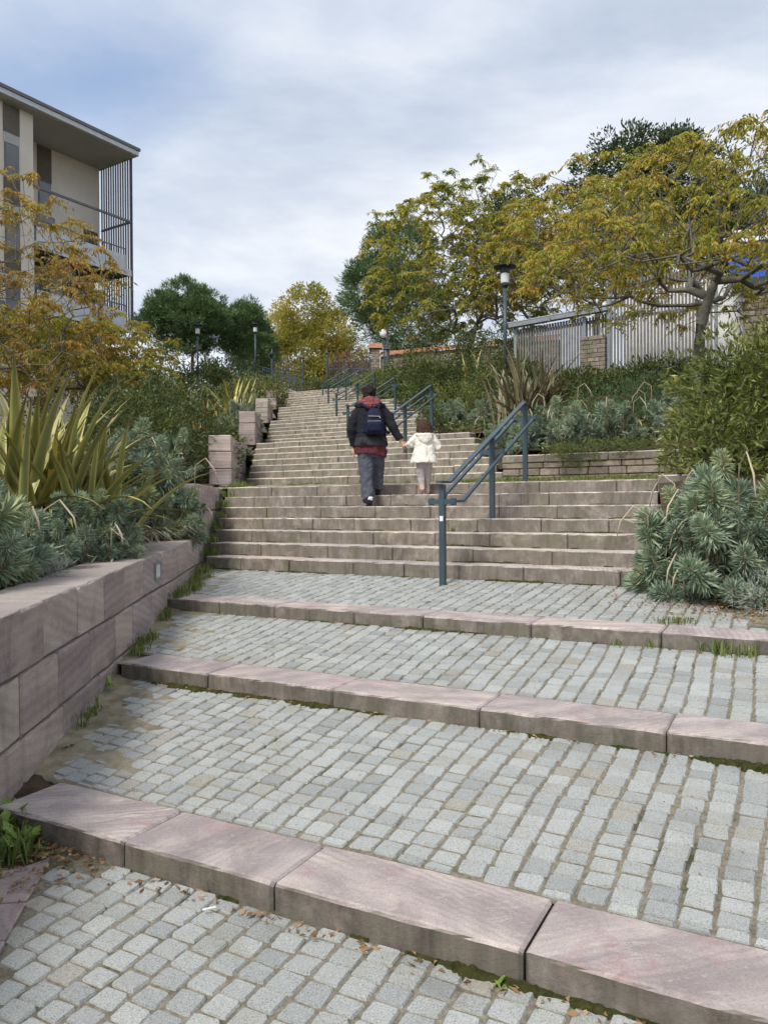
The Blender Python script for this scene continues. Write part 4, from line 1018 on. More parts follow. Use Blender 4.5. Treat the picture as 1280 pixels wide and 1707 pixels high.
for i, (x, y, r, h, k, lab) in enumerate([(2.25, 13.35, 0.62, 0.75, 36, 'leftmost spurge on the low rubble wall, beside the near handrail'), (3.05, 13.15, 0.66, 0.85, 38, 'second spurge from the handrail on the low rubble wall'),
                                          (3.85, 12.95, 0.66, 0.85, 36, 'third spurge on the low rubble wall, above the trailing plant'), (4.75, 12.7, 0.7, 0.85, 30, 'rightmost spurge on the low rubble wall, behind the glossy shrub')]):
    spurge(lab, (x, y, gz(x, y) - 0.02), r, r * .8, h, k, 213 + i, 1.15, 7, 900, SG)
shrub('trailing_plant', 'dark green trailing plant hanging over the low rubble wall', 'plant', (3.3, 12.2, 0.8), [(3.1, 12.25, 0.86, 0.55, 0.3, 0.14), (3.75, 11.95, 0.86, 0.5, 0.3, 0.14), (3.0, 12.0, 0.75, 0.35, 0.16, 0.16)], 5200, 0.05, 0.010, MT['leaf_dark'], 303, 5, 0.1, 26)
flax('bronze arching flax clump right of the stairs, before the lamp', (3.05, 16.6, gz(3.05, 16.6)), 135, 1.75, 12, MT['blade_dark'], 1.15, 0.07, fan=0.26)
spurge('spurge on the low coped wall right of the second landing', (1.55, 18.6, gz(1.55, 18.6)), 0.62, 0.5, 0.62, 40, 220, 1.05, 0, 900, SG)
spurge('smaller spurge between the coped wall and the bronze flax', (2.35, 18.1, gz(2.35, 18.1)), 0.5, 0.5, 0.55, 26, 221, 1.05, 0, 700, SG)
shrub('rounded_bush', 'rounded olive-green bush above the small spurge', 'shrub', (1.95, 21.0, gz(1.95, 21.0)), [(1.95, 21.0, gz(1.95, 21.0) + 0.38, 0.75, 0.7, 0.5)], 4200, 0.055, 0.02, MT['leaf_olive'], 304, 4, 0.13, 30)
shrub('rounded_bush', 'small dark bush beside the third landing', 'shrub', (1.15, 17.9, gz(1.15, 17.9)), [(1.1, 17.9, gz(1.15, 17.9) + 0.2, 0.35, 0.3, 0.3)], 1800, 0.055, 0.02, MT['leaf_dark'], 305, 3, 0.1, 26)
shrub('spurge_mass', 'dark blue-green bushy mass in front of the slatted fence', 'shrub', (4.9, 16.0, 1.68), [(4.6, 15.9, 2.0, 0.75, 0.7, 0.55), (5.5, 15.8, 2.0, 0.8, 0.7, 0.58), (6.4, 15.6, 2.05, 0.9, 0.7, 0.6)], 9500, 0.075, 0.012, MT['leaf_pine'], 306, 8, 0.16, 40, 0.5)
for i, (x, y, r, h, m_, lab) in enumerate([(0.95, 28.0, 1.1, 1.4, 'leaf_dark', 'dark shrub right of the woman, below the tiled wall'), (2.2, 28.5, 1.4, 2.4, 'leaf_dark', 'dark shrub under the middle autumn tree'),
        (3.9, 27.0, 1.4, 2.2, 'leaf_dark', 'dark shrub left of the right lamp post'), (1.6, 24.5, 0.9, 1.4, 'leaf_dark', 'dark shrub behind the rounded bush'), (-0.1, 31.5, 1.0, 0.9, 'leaf_olive', 'light shrub beside the fourth handrail'),
        (3.4, 22.0, 1.1, 1.3, 'leaf_dark', 'dark shrub behind the bronze flax'), (7.4, 20.5, 1.4, 0.7, 'leaf_dark', 'dark shrub before the tall slatted fence'), (5.6, 21.8, 1.2, 0.55, 'leaf_dark', 'dark shrub before the stone pillar')]):
    z = gz(x, y)
    shrub('low_shrub', lab, 'shrub', (x, y, z), [(x, y, z + h * 0.5, r, r, h * 0.58), (x + r * .5, y - .2, z + h * 0.4, r * .6, r * .6, h * 0.5)], 6500, 0.11, 0.04, MT[m_], 340 + i, 6, 0.3, 28, group=HG)
flax('light green strap-leaved plant in the shrubs below the lamp', (2.9, 24.3, gz(2.9, 24.3) + .3), 40, 1.7, 14, MT['blade'], 1.25, 0.05)
autumn_tree('near right autumn tree with forked grey trunk before the slatted fence', (6.3, 15.5, gz(6.3, 15.5)), (7.2, 15.6, 5.15, 4.35, 3.2, 2.1), 1250, 411, MT['leaf_autumn'], 1.75, -0.42, 0.09, 8, 13, 0.0075)
autumn_tree('middle olive-yellow autumn tree above the shrubs right of the stairs', (3.2, 29.0, gz(3.2, 29.0)), (3.2, 29.5, 9.0, 3.9, 2.8, 3.7), 1400, 412, MT['leaf_autumn_b'], 1.7, -0.62, 0.12, 8, 13, 0.008)
autumn_tree('rear right autumn tree between the middle tree and the near tree', (7.4, 27.0, gz(7.4, 27.0)), (7.0, 27.0, 8.2, 3.9, 2.8, 2.7), 1100, 413, MT['leaf_autumn'], 1.8, -0.4, 0.12, 8, 12, 0.008)

# ---- far trees
big_tree('evergreen_oak', 'big dark evergreen oak rising behind the right autumn trees', (14.5, 38.0, 6.5), [(11.9, 38, 15.8, 2.6, 2.5, 2.5), (14.6, 38, 15.9, 2.7, 2.6, 2.4), (17.8, 39, 13.5, 2.8, 3, 2.8), (14, 38, 12.8, 4.5, 3, 2.6)], 50000, 0.20, 0.10, MT['leaf_oak'], 501, MT['bark'], 4, 0.03, 0.65, 70)
big_tree('evergreen_oak', 'dark tree top showing above the middle autumn trees', (8.9, 46.0, 6.8), [(9.3, 46, 16.5, 3.3, 3, 3.0), (7.0, 46, 14.5, 2.8, 3, 2.8)], 12000, 0.22, 0.11, MT['leaf_oak'], 502, MT['bark'], 4, 0.03, 0.7, 70)
big_tree('pine_tree', 'dark pine left of the middle autumn tree', (0.9, 52.0, 6.9), [(1.2, 52, 16.6, 2.4, 2.4, 2.5), (-0.6, 52, 14.6, 2.2, 2.2, 2.4), (1.6, 52, 12.8, 3.2, 2.4, 2.6)], 50000, 0.30, 0.05, MT['leaf_pine'], 503, MT['bark'], 4, 0.03, 0.6, 90, 0.5)
big_tree('umbrella_pine', 'rounded umbrella pine beside the building', (-13.6, 55.0, 6.8), [(-14.0, 55, 14.9, 1.7, 1.8, 1.3), (-12.6, 55, 14.2, 1.5, 1.8, 1.2), (-15.5, 55, 14.1, 1.5, 1.8, 1.1), (-16.4, 55, 13.2, 1.2, 1.6, 0.9), (-11.6, 55, 13.2, 1.2, 1.6, 1.0), (-13.4, 54.2, 13.4, 1.9, 1.4, 1.0), (-12.2, 55.5, 12.2, 1.6, 1.6, 0.8), (-15.3, 55.5, 12.3, 1.5, 1.6, 0.8), (-13.8, 56, 11.9, 1.5, 1.4, 0.8)], 56000, 0.26, 0.05, MT['leaf_pine'], 504, MT['bark'], 4.2, 0.03, 0.42, 80, 0.7, 0.45, 60)
big_tree('umbrella_pine', 'smaller dark pine right of the umbrella pine', (-9.9, 57.0, 6.9), [(-10.3, 57, 13.0, 1.7, 1.8, 2.2), (-9.4, 57, 11.4, 1.5, 1.6, 2.0)], 30000, 0.30, 0.05, MT['leaf_pine'], 505, MT['bark'], 2.5, 0.025, 0.5, 90, 0.5)
big_tree('golden_tree', 'broad golden autumn tree beyond the stair head', (-6.6, 66.0, 7.2), [(-6.6, 66, 16.6, 2.4, 2.4, 2.2), (-8.6, 66, 14.9, 2.0, 2.2, 1.9), (-4.6, 66, 14.6, 2.0, 2.2, 2.2), (-10.3, 66, 13.2, 1.7, 2, 1.8), (-3.2, 66, 12.4, 1.7, 2, 2.2), (-7.0, 65.5, 12.5, 3.6, 2.6, 2.6), (-7.0, 65, 10.0, 4.4, 3, 2.4)], 46000, 0.24, 0.12, MT['leaf_gold'], 506, MT['bark'], 3, 0.03, 0.8, 60, 0.2)
for i, (x, y, r, h, m_, lab) in enumerate([(-9.6, 52, 2.6, 3.8, 'leaf_oak', 'dark hedge tree left of the iron fence'), (-2.2, 54, 1.8, 4.6, 'leaf_rust', 'russet shrub behind the tiled pillar'), (-10.3, 60, 1.6, 6.2, 'leaf_rust', 'rusty red shrub below the golden tree'),
        (2.6, 50, 2.4, 3.6, 'leaf_dark', 'green shrub behind the tiled wall'), (-13.0, 50, 3.4, 4.6, 'leaf_oak', 'dark hedge tree under the umbrella pine'), (-4.3, 58, 2.0, 3.0, 'leaf_gold', 'golden low tree behind the iron fence'), (-10.9, 47, 1.8, 3.0, 'leaf_dark', 'dark shrub between the two thin lamps'), (-15.0, 44, 2.4, 3.2, 'leaf_dark', 'dark shrub left of the thin lamp'), (-17.5, 48, 3.0, 3.4, 'leaf_dark', 'dark shrub right of the building foot')]):
    z = zbed(toc(x, y)) - 0.3
    shrub('background_shrub', lab, 'shrub', (x, y, z), [(x, y, z + h * 0.5, r, r, h * 0.55), (x + r * .6, y, z + h * .4, r * .7, r * .7, h * .42)], 6500, 0.2, 0.09, MT[m_], 360 + i, 5, 0.5, 40, group='shrubs beyond the stair head', twig=0.02)
g = np.random.default_rng(99); bl_ = []
for i in range(46):
    x = -75 + 150 * i / 45 + g.normal() * 1.5; y = 82 + g.normal() * 4; bl_.append((x, y, 8.5 + g.uniform(0, 2.0), 3.2, 2.5, g.uniform(2.2, 4.6)))
v, f = clump_cloud(g, bl_, 42000, 0.45, 0.22, 1.0, 60)
tag(obj('far_wood', v, f, MT['leaf_oak']), 'distant dark wood closing the horizon behind the park', 'trees', kind='stuff')

# ---- low growth on the beds and in the joints
def scatter_cover(name, label, pts, n_per, L, Wd, mat, seed, up=0.6, spread=0.12, cat='ground cover'):
    g = np.random.default_rng(seed); pts = np.array(pts); p = np.repeat(pts, n_per, 0) + g.normal(size=(len(pts) * n_per, 3)) * np.array([spread, spread, 0.015])
    d = g.normal(size=p.shape) * np.array([1, 1, 0.5]) + np.array([0, 0, up])
    v, f = leaves(p, d, L * g.uniform(0.5, 1.3, len(p)), Wd * g.uniform(0.7, 1.3, len(p)), g)
    return tag(obj(name, v, f, mat), label, cat, kind='stuff')
g = np.random.default_rng(123); pl, pr = [], []
for _ in range(1500):
    c = g.uniform(12.5, 35.5); a = g.uniform(0.5, 9) ; u = uL(c) - a; q = P(u, c, zbed(c) + 0.04); pl.append(q[:])
    a = g.uniform(0.1, 11); u = uR(c) + a; q = P(u, c, zbed(c) + 0.04); pr.append(q[:])
scatter_cover('ground_cover', 'low green ground cover between the shrubs on the left slope', pl, 22, 0.16, 0.045, MT['leaf_dark'], 61)
scatter_cover('ground_cover', 'low green ground cover between the shrubs on the right slope', pr, 22, 0.16, 0.045, MT['leaf_dark'], 62)
def tufts(name, label, spots, seed, mat='grass', cat='grass'):
    """spots: (x, y, z, blades, height, spread)"""
    g = np.random.default_rng(seed); V_, F_ = [], []; k = 0
    for (x, y, z, nb, h, sp) in spots:
        n = int(nb); p = np.stack([x + g.normal(size=n) * sp, y + g.normal(size=n) * sp, np.full(n, z - 0.004)], 1)
        a = g.uniform(0, 2 * np.pi, n); ln = g.uniform(0.15, 0.8, n); hh = h * g.uniform(0.45, 1.2, n)
        dr = np.stack([np.cos(a), np.sin(a), np.zeros(n)], 1); w = np.stack([-np.sin(a), np.cos(a), np.zeros(n)], 1) * 0.0032 * (1 + h * 3)
        m = p + dr * (hh * ln * 0.35)[:, None] + np.array([0, 0, 1]) * (hh * 0.6)[:, None]; e = p + dr * (hh * ln)[:, None] + np.array([0, 0, 1]) * (hh * (1 - 0.35 * ln))[:, None]
        v = np.stack([p - w, p + w, m + w * .8, m - w * .8, e], 1).reshape(-1, 3); b = k + np.arange(n)[:, None] * 5
        F_.append(np.concatenate([b + np.array([[0, 1, 2]]), b + np.array([[0, 2, 3]]), b + np.array([[3, 2, 4]])], 1).reshape(-1, 3)); V_.append(v); k += n * 5
    return tag(obj(name, np.concatenate(V_), np.concatenate(F_), MT[mat]), label, cat, kind='stuff')
def zpave(c):
    z = -1.525 + 0.05 * (c - 2.345)
    for (c0, c1, z0, z1) in TER:
        if c > c0 - KERB_D: z = z0 if c < c0 else z0 + (z1 - z0) * (c - c0) / (c1 - c0)
    if c > 7.27: z = FL_Z[0] + RISE * min(7, int((c - 7.27) / TREAD) + 1)
    return z
g = np.random.default_rng(5); sp = []
for y in np.arange(4.2, 11.9, 0.045):                                  # along the foot of the left wall
    k = 0.5 + 0.5 * math.sin(2.1 * y) + 0.6 * math.sin(5.3 * y + 1)
    if y < 7.0 and k < 0.55 + 0.3 * g.random(): continue
    x = wallx(y) + g.uniform(0.02, 0.10 if y < 7.5 else 0.20); sp.append((x, y, zpave(toc(x, y)), 14, g.uniform(0.05, 0.13) * (1.25 if y > 7.5 else 1), 0.03))
tufts('grass', 'green grass along the foot of the left wall', sp, 1)
sp = []
for k in range(5):                                                    # landings: grass against the next flight's foot and at its left end
    for _ in range(200 if k == 0 else 60):
        c = FL_C[k + 1] - abs(g.normal()) * 0.22 - 0.02; u = g.uniform(uL(c) - 0.3, uR(c) + 0.05)
        if math.sin(3.7 * u + k) + 0.5 * math.sin(9 * u) < -0.1: continue
        sp.append((*P(u, c, FL_Z[k + 1] - 0.01), 14, g.uniform(0.03, 0.07), 0.05))
    for _ in range(60):
        c = FL_C[k + 1] - g.uniform(-1.8, 1.5); u = uL(c) + g.uniform(-0.18, 0.12); st_ = max(0, min(7, int((c - FL_C[k + 1]) / TREAD) + 1 if c > FL_C[k + 1] else 0))
        sp.append((*P(u, c, FL_Z[k + 1] - 0.03 + RISE * st_ * (u > uL(c))), 16, g.uniform(0.05, 0.12), 0.04))
for _ in range(420):                                                  # first landing: edge and the right part before the rubble wall
    u = g.uniform(-4.4, -1.4); c = g.uniform(10.2, 12.1); sp.append((*P(u, c, 0.30 + (c - 9.6) * 0.04), 12, g.uniform(0.03, 0.085), 0.06))
for _ in range(60):
    u = g.uniform(-10.9, -8.9); c = g.uniform(9.9, 11.7); sp.append((*P(u, c, 0.30 + (c - 9.6) * 0.04), 16, g.uniform(0.04, 0.10), 0.06))
tufts('grass', 'short grass on the landings and at the ends of the upper flights', sp, 2)
sp = [(*P(-0.42, KERB_C[2] - 0.03, -0.985), 70, 0.12, 0.05), (*P(-0.25, KERB_C[2] - 0.05, -0.985), 40, 0.10, 0.05), (*P(-0.86, KERB_C[2] - 0.02, -0.985), 26, 0.07, 0.03), (*P(-1.08, KERB_C[2] - 0.02, -0.985), 20, 0.06, 0.03),
      (*P(-0.78, 5.98, -0.87), 90, 0.055, 0.06), (*P(-0.70, 6.02, -0.87), 60, 0.05, 0.05), (*P(-3.5, FL_C[0] + 2.9 * TREAD, FL_Z[0] + 3 * RISE), 30, 0.10, 0.03)]
tufts('grass_tuft', 'grass tufts sprouting at the third kerb by the right edge', sp, 3)
sp = []
for i in range(7):
    for _ in range(26):
        c = FL_C[0] + TREAD * i - 0.015; u = g.uniform(uL(c), uR(c)); sp.append((*P(u, c, FL_Z[0] + RISE * i), 7, g.uniform(0.012, 0.035), 0.03))
tufts('step_weeds', 'tiny weeds in the joints of the first flight', sp, 4)
# weeds of the lower left corner
def broad_weed(label, base, n, L, seed):
    g = np.random.default_rng(seed); a = g.uniform(0, 6.283, n); el = g.uniform(0.25, 1.2, n); root = thing('weed', label, 'plant', base)
    p = np.array(base) + g.normal(size=(n, 3)) * np.array([0.02, 0.02, 0.004]); d = np.stack([np.cos(a) * np.cos(el), np.sin(a) * np.cos(el), np.sin(el)], 1)
    V_, F_ = [], []; b = Bag()
    for i in range(n):
        pp, dd = Vector(p[i]), Vector(d[i]); ll = L * g.uniform(0.5, 1.15); s = dd.cross(Vector((0, 0, 1))).normalized(); pts = []
        for j in range(7):
            t = j / 6; w = ll * 0.10 * (0.25 + math.sin(math.pi * min(t * 0.9 + 0.08, 1))) * (0.72 if j % 2 else 1.15); c = pp + dd * ll * t + Vector((0, 0, -0.35 * ll * t * t)); pts += [c - s * w, c - Vector((0, 0, 0.15 * w)), c + s * w]
        b.add(pts, [(j * 3 + k, j * 3 + k + 1, j * 3 + k + 4, j * 3 + k + 3) for j in range(6) for k in (0, 1)])
    b.make('leaf_cluster', MT['weed'], root); return root
broad_weed('broad-leaved weed at the left end of the lowest kerb', (-1.62, 3.40, -1.51), 24, 0.17, 1)
broad_weed('weed beside the kerb end, growing against the wall', (-1.78, 3.55, -1.51), 22, 0.20, 2)
broad_weed('small weed on the sandy strip at the wall foot', (-1.80, 4.42, -1.39), 9, 0.10, 3)
broad_weed('weed at the left end of the second kerb', (-1.93, 5.35, -1.25), 9, 0.11, 4)
broad_weed('tiny weed growing under the lowest kerb', (*P(-0.80, KERB_C[0] - 0.03)[:2], -1.52), 9, 0.045, 5)
sp = [(x, y, -1.53, 22, g.uniform(0.06, 0.15), 0.03) for x, y in zip(g.uniform(-2.1, -1.55, 90), g.uniform(3.25, 3.95, 90))]
tufts('grass', 'coarse grass in the weedy corner at lower left', sp, 6)
# moss cushions along the kerb feet
def moss(label, c, z, ua, ub, seed, thr=0.1, w=0.055):
    g = np.random.default_rng(seed); b = Bag(); ph = g.uniform(0, 6, 4); step = 0.012; prev = None
    for i in range(int((ub - ua) / step)):
        u = ua + i * step; k = math.sin(1.9 * u + ph[0]) + 0.7 * math.sin(5.1 * u + ph[1]) + 0.5 * math.sin(13 * u + ph[2]) + 0.35 * math.sin(31 * u + ph[3]) - thr
        if k <= 0: prev = None; continue
        ww = 0.75 * w * min(1, 0.2 + 0.4 * k) * g.uniform(0.75, 1.2); h = 0.018 * min(1, 0.25 + 0.4 * k) * g.uniform(0.6, 1.25)
        ring = [P(u, c + 0.01, z + h * 1.1), P(u, c - ww * 0.35, z + h), P(u, c - ww * 0.75, z + h * 0.55), P(u, c - ww, z - 0.012)]
        if prev: b.add(prev + ring, [(j, j + 1, j + 5, j + 4) for j in range(3)])
        prev = ring
    if b.v: tag(b.make('moss', MT['moss'], None, True), label, 'moss', kind='stuff')
moss('moss line at the foot of the lowest kerb', KERB_C[0], -1.527, -2.3, 2.5, 1, 0.25, 0.07)
moss('thick green moss line at the foot of the second kerb', KERB_C[1], -1.247, -4.0, 2.2, 2, -0.35, 0.085)
moss('thin moss line at the foot of the third kerb', KERB_C[2], -0.987, -5.2, 1.6, 3, 0.15, 0.05)
for i in range(7): moss('moss line at the foot of step %s of the first flight' % ['one', 'two', 'three', 'four', 'five', 'six', 'seven'][i], FL_C[0] + TREAD * i, FL_Z[0] + RISE * i, uL(FL_C[0]) + 0.1, uR(7.3), 10 + i, 0.2 - 0.3 * (i == 0), 0.04)
# litter
def litter(label, spots, seed, L=0.035, cat='dead leaves', mat='litter'):
    g = np.random.default_rng(seed); p = np.array(spots, float); n = len(p); a = g.uniform(0, 6.283, n)
    v, f = leaves(p, np.stack([np.cos(a), np.sin(a), g.normal(size=n) * 0.15], 1), L * g.uniform(0.4, 1.4, n), L * 0.5 * g.uniform(0.5, 1.3, n), g, 0.25)
    return tag(obj('leaf_litter', v, f, MT[mat]), label, cat, kind='stuff')
sp = [(x, y, -1.505 - 0.02 * (y < 3.25)) for x, y in zip(g.normal(-1.55, 0.17, 420), g.normal(3.35, 0.16, 420))]
sp += [(*P(u, KERB_C[0] - abs(g.normal()) * 0.05 - 0.01)[:2], -1.521) for u in g.uniform(-3.0, 1.8, 220)]
litter('brown leaf litter around the lowest kerb', sp, 1)
sp = [(*P(u, KERB_C[1] - abs(g.normal()) * 0.03 - 0.01)[:2], -1.238) for u in g.uniform(-4.2, 1.8, 130)] + [(*P(u, KERB_C[2] - abs(g.normal()) * 0.03 - 0.01)[:2], -0.978) for u in g.uniform(-5.2, 1.8, 130)]
litter('small dead leaves along the second and third kerbs', sp, 2, 0.028)
sp = [(*P(u, c)[:2], zpave(min(c, 7.2)) + 0.012) for u, c in zip(g.normal(-0.35, 0.4, 900), g.normal(6.55, 0.25, 900)) if 5.95 < c < 7.2]
litter('reddish needle litter on the setts under the big spurge', sp, 3, 0.03)
sp = []
for (c0, c1, z0, z1) in TER:
    for _ in range(60): c = g.uniform(c0, c1); u = g.uniform(-4, 1.5); sp.append((*P(u, c)[:2], z0 + (z1 - z0) * (c - c0) / (c1 - c0) + 0.004))
litter('scattered crumbs and bits of leaf on the setts', sp, 4, 0.014)
b = Bag(); q = P(-1.955, 2.21, -1.512); e = q + Vector((0.045, 0.02, 0)); b.tube([q, e], 0.0045, 8); bt = b.make('cigarette_end', MT['white']); tag(bt, 'white cigarette end lying under the lowest kerb', 'litter')

# ================================================================== LAMPS
def lamp(label, base, h=4.0):
    root = thing('street_lamp', label, 'lamp', base, 'park lamps with flat caps'); B = Vector(base)
    b = Bag(); b.lathe(B, [(0.10, -0.4), (0.10, 0.02), (0.085, 0.05), (0.085, 0.80), (0.062, 0.86)], 14); b.make('base', MT['rail'], root, False)
    b = Bag(); b.lathe(B, [(0.052, 0.84), (0.050, h - 0.62)], 12); b.make('pole', MT['rail'], root, True)
    b = Bag(); b.lathe(B, [(0.055, h - 0.63), (0.11, h - 0.58), (0.115, h - 0.52), (0.09, h - 0.50)], 14); b.make('collar', MT['rail_dark'], root)
    b = Bag(); b.lathe(B, [(0.10, h - 0.515), (0.115, h - 0.50), (0.12, h - 0.24), (0.10, h - 0.23)], 16); b.make('lantern', MT['lens'], root, False)
    b = Bag(); b.lathe(B, [(0.125, h - 0.245), (0.135, h - 0.23), (0.135, h - 0.07), (0.12, h - 0.06)], 16); b.make('head', MT['rail_dark'], root)
    b = Bag(); b.lathe(B, [(0.26, h - 0.075), (0.305, h - 0.065), (0.305, h - 0.045), (0.20, h - 0.01), (0.05, h)], 24); b.make('cap', MT['rail_dark'], root)
    return root
lamp('street lamp in front of the building at left', (-7.05, 19.2, 1.75), 4.15)
lamp('street lamp right of the stairs, tallest in view', (3.33, 21.0, 2.6), 3.95)
lamp('thin street lamp before the umbrella pine', (-10.1, 42.0, 6.0), 3.95)
lamp('thin street lamp right of the umbrella pine', (-7.95, 48.0, 7.3), 4.1)
g_ = thing('globe_lamp', 'white globe lamp on a pole before the tiled wall', 'lamp', (0.07, 43.5, 6.2))
b = Bag(); b.tube([(0.07, 43.5, 6.2), (0.07, 43.5, 9.45)], 0.05, 8); b.make('pole', MT['rail'], g_)
b = Bag(); b.ell((0.07, 43.5, 9.72), (0.25, 0.25, 0.27)); b.make('globe', MT['white'], g_, True)
b = Bag(); b.lathe((0.07, 43.5, 9.40), [(0.09, 0.0), (0.12, 0.03), (0.12, 0.07)], 12); b.make('collar', MT['rail_dark'], g_)
g_ = thing('post', 'dark iron post beside the globe lamp', 'post', (0.26, 43.0, 6.2))
b = Bag(); b.tube([(0.26, 43.0, 6.2), (0.26, 43.0, 8.75)], 0.10, 10); b.make('shaft', MT['iron'], g_)
b = Bag(); b.lathe((0.26, 43.0, 8.7), [(0.11, 0), (0.24, 0.03), (0.20, 0.08), (0.07, 0.13), (0.055, 1.3)], 12); b.make('top', MT['iron'], g_)

# ================================================================== APARTMENT BUILDING
K = Vector((-12.4, 38.0, 0)); E = Vector((0.545, 0.838, 0)); F = Vector((-0.838, 0.545, 0)); Zv = Vector((0, 0, 1))
def at(t, f, z): return K - E * t + F * f + Zv * z        # t: along the front to the left, f: into the building
bd = thing('apartment_building', 'beige apartment block with slatted loggia and flat overhanging roof at left', 'building', at(8, 4, 4))
def bbox(name, t0, t1, f0, f1, z0, z1, mat, parent=bd):
    b = Bag(); b.obox(at(t0, f0, z0), -E * (t1 - t0), F * (f1 - f0), Zv * (z1 - z0)); return b.make(name, mat, parent)
bbox('front_wall', 5.12, 16, 0.05, 0.4, 2, 17.18, MT['render'])
bbox('return_wall', 5.12, 5.45, 0.401, 2.3, 2, 17.18, MT['render'])
bbox('loggia_wall', 0.06, 5.119, 2.3, 2.6, 2, 17.18, MT['render'])
bbox('rear_wall', 0.3, 16, 9.7, 10, 2, 17.18, MT['render']); bbox('end_wall', 0.06, 0.36, 2.61, 9.69, 2, 17.18, MT['render']); bbox('far_end_wall', 15.7, 15.99, 0.41, 9.69, 2, 17.18, MT['render'])
rf = bbox('roof', -0.07, 16.2, -0.45, 10.3, 17.19, 17.40, MT['soffit']); 
bbox('roof_edge', -0.12, 16.25, -0.52, -0.452, 17.22, 17.44, MT['ltgrey'], rf); bbox('roof_edge', -0.14, -0.072, -0.45, 10.3, 17.22, 17.44, MT['ltgrey'], rf)
bbox('roof_cover', -0.18, 16.3, -0.58, 10.36, 17.445, 17.58, MT['slat'], rf)
def window(t0, t1, f, z0, z1, split=1):
    w = bbox('window', t0, t1, f - 0.035, f - 0.002, z0, z1, MT['slat']); n = split
    for i in range(n):
        a = z0 + (z1 - z0) * i / n + 0.05; c = z0 + (z1 - z0) * (i + 1) / n - 0.05
        bbox('pane', t0 + 0.05, t1 - 0.05, f - 0.042, f - 0.0355, a, c, MT['glass'], w)
    return w
def panel(t0, t1, f, z0, z1, mat='panel'): return bbox('panel', t0, t1, f - 0.02, f - 0.003, z0, z1, MT[mat])
for zf in (15.0, 12.0, 9.0):
    panel(5.75, 6.5, 0.05, zf + 0.95, zf + 2.15); panel(5.75, 6.5, 0.05, zf + 0.52, zf + 0.94, 'soffit'); window(5.8, 6.45, 0.05, zf - 1.0, zf + 0.5)
for t0 in (8.8, 11.6):
    for zf in (15.0, 12.0, 9.0, 6.0): window(t0, t0 + 1.1, 0.05, zf - 0.6, zf + 1.0)
w_ = window(6.5, 7.5, 0.05, 6.55, 8.75, 2)
panel(2.75, 3.5, 2.3, 15.5, 17.15); window(2.8, 3.45, 2.3, 14.0, 15.5)
panel(0.2, 1.0, 2.3, 13.2, 13.9); window(0.22, 0.98, 2.3, 11.8, 13.2); window(2.6, 4.4, 2.3, 11.8, 13.9, 1); window(0.4, 2.2, 2.3, 8.9, 11.0); window(2.9, 4.4, 2.3, 8.9, 11.0)
# the two balconies
for zf, t1 in ((11.62, 6.6), (8.85, 5.1)):
    sb = bbox('balcony', 0.03, 5.11, 0.02, 2.29, zf - 0.22, zf, MT['slat']); bbox('slab_edge', 0.0, 5.115, -0.06, 0.018, zf - 0.26, zf + 0.06, MT['ltgrey'], sb)
    n = 4
    for i in range(n): bbox('parapet_panel', 0.32 + (4.75) * i / n, 0.32 + 4.75 * (i + 1) / n - 0.03, -0.03, 0.0, zf + 0.08, zf + 0.72, MT['ltgrey'], sb)
    bbox('parapet_rail', 0.32, 5.1, -0.04, 0.0, zf + 1.0, zf + 1.05, MT['slat'], sb)
    for i in range(12): bbox('rail_post', 0.34 + 0.42 * i, 0.365 + 0.42 * i, -0.03, -0.01, zf + 0.72, zf + 1.0, MT['slat'], sb)
# slatted screen closing the loggia's end
scr = bbox('screen_frame', -0.06, 0.0, -0.02, 2.28, 14.02, 14.12, MT['slat']); bbox('screen_beam', -0.06, 0.0, -0.02, 2.28, 11.55, 11.68, MT['slat'], scr); bbox('screen_beam', -0.06, 0.0, -0.02, 2.28, 8.8, 8.9, MT['slat'], scr)
for i in range(13):
    f0 = 0.0 + 2.2 * i / 12
    for z0, z1 in ((14.125, 17.18), (11.685, 14.015), (8.905, 11.545)): bbox('slat', -0.06, 0.0, f0, f0 + 0.055, z0, z1, MT['slat'])
bbox('beam', 0.0, 5.1, -0.03, 0.05, 14.02, 14.12, MT['slat'])
for t_, z in ((0.35, 14.1),): bbox('corner_post', -0.09, -0.061, -0.06, 0.04, 8.0, 17.18, MT['slat'])

# ================================================================== PAVILION WITH SLATTED FENCES
pv = thing('park_pavilion', 'low white pavilion with flat roof behind the near right tree', 'building', P(2.5, 26.0, 3.0))
def pbox(parent, name, u0, u1, c0, c1, z0, z1, mat):
    b = Bag(); b.obox(P(u0, c0, z0), UV * (u1 - u0), NV * (c1 - c0), (0, 0, z1 - z0)); return b.make(name, mat, parent)
pbox(pv, 'front_wall', -4.7, 3.6, 25.2, 25.4, 3.0, 6.9, MT['white']); pbox(pv, 'side_wall', -4.7, -4.5, 25.401, 29.5, 3.0, 6.9, MT['white']); pbox(pv, 'rear_wall', -4.5, 3.6, 29.3, 29.5, 3.0, 6.9, MT['white']); pbox(pv, 'end_wall', 3.3, 3.6, 25.41, 29.29, 3.0, 6.9, MT['white'])
r_ = pbox(pv, 'roof', -1.6, 4.0, 22.6, 29.9, 7.05, 7.2, MT['ltgrey']); pbox(r_, 'roof_edge', -1.65, 4.05, 22.54, 22.598, 6.95, 7.28, MT['white']) if False else None
b = Bag(); b.obox(P(-1.65, 22.53, 6.93), UV * 5.7, NV * 0.06, (0, 0, 0.34)); b.make('roof_edge', MT['white'], r_)
pbox(pv, 'fascia', -1.5, 3.9, 22.75, 22.85, 6.62, 6.93, MT['soffit'])
bs = thing('blue_board', 'bright blue board under the pavilion roof at the right edge', 'sign', P(-0.4, 22.7, 6.0))
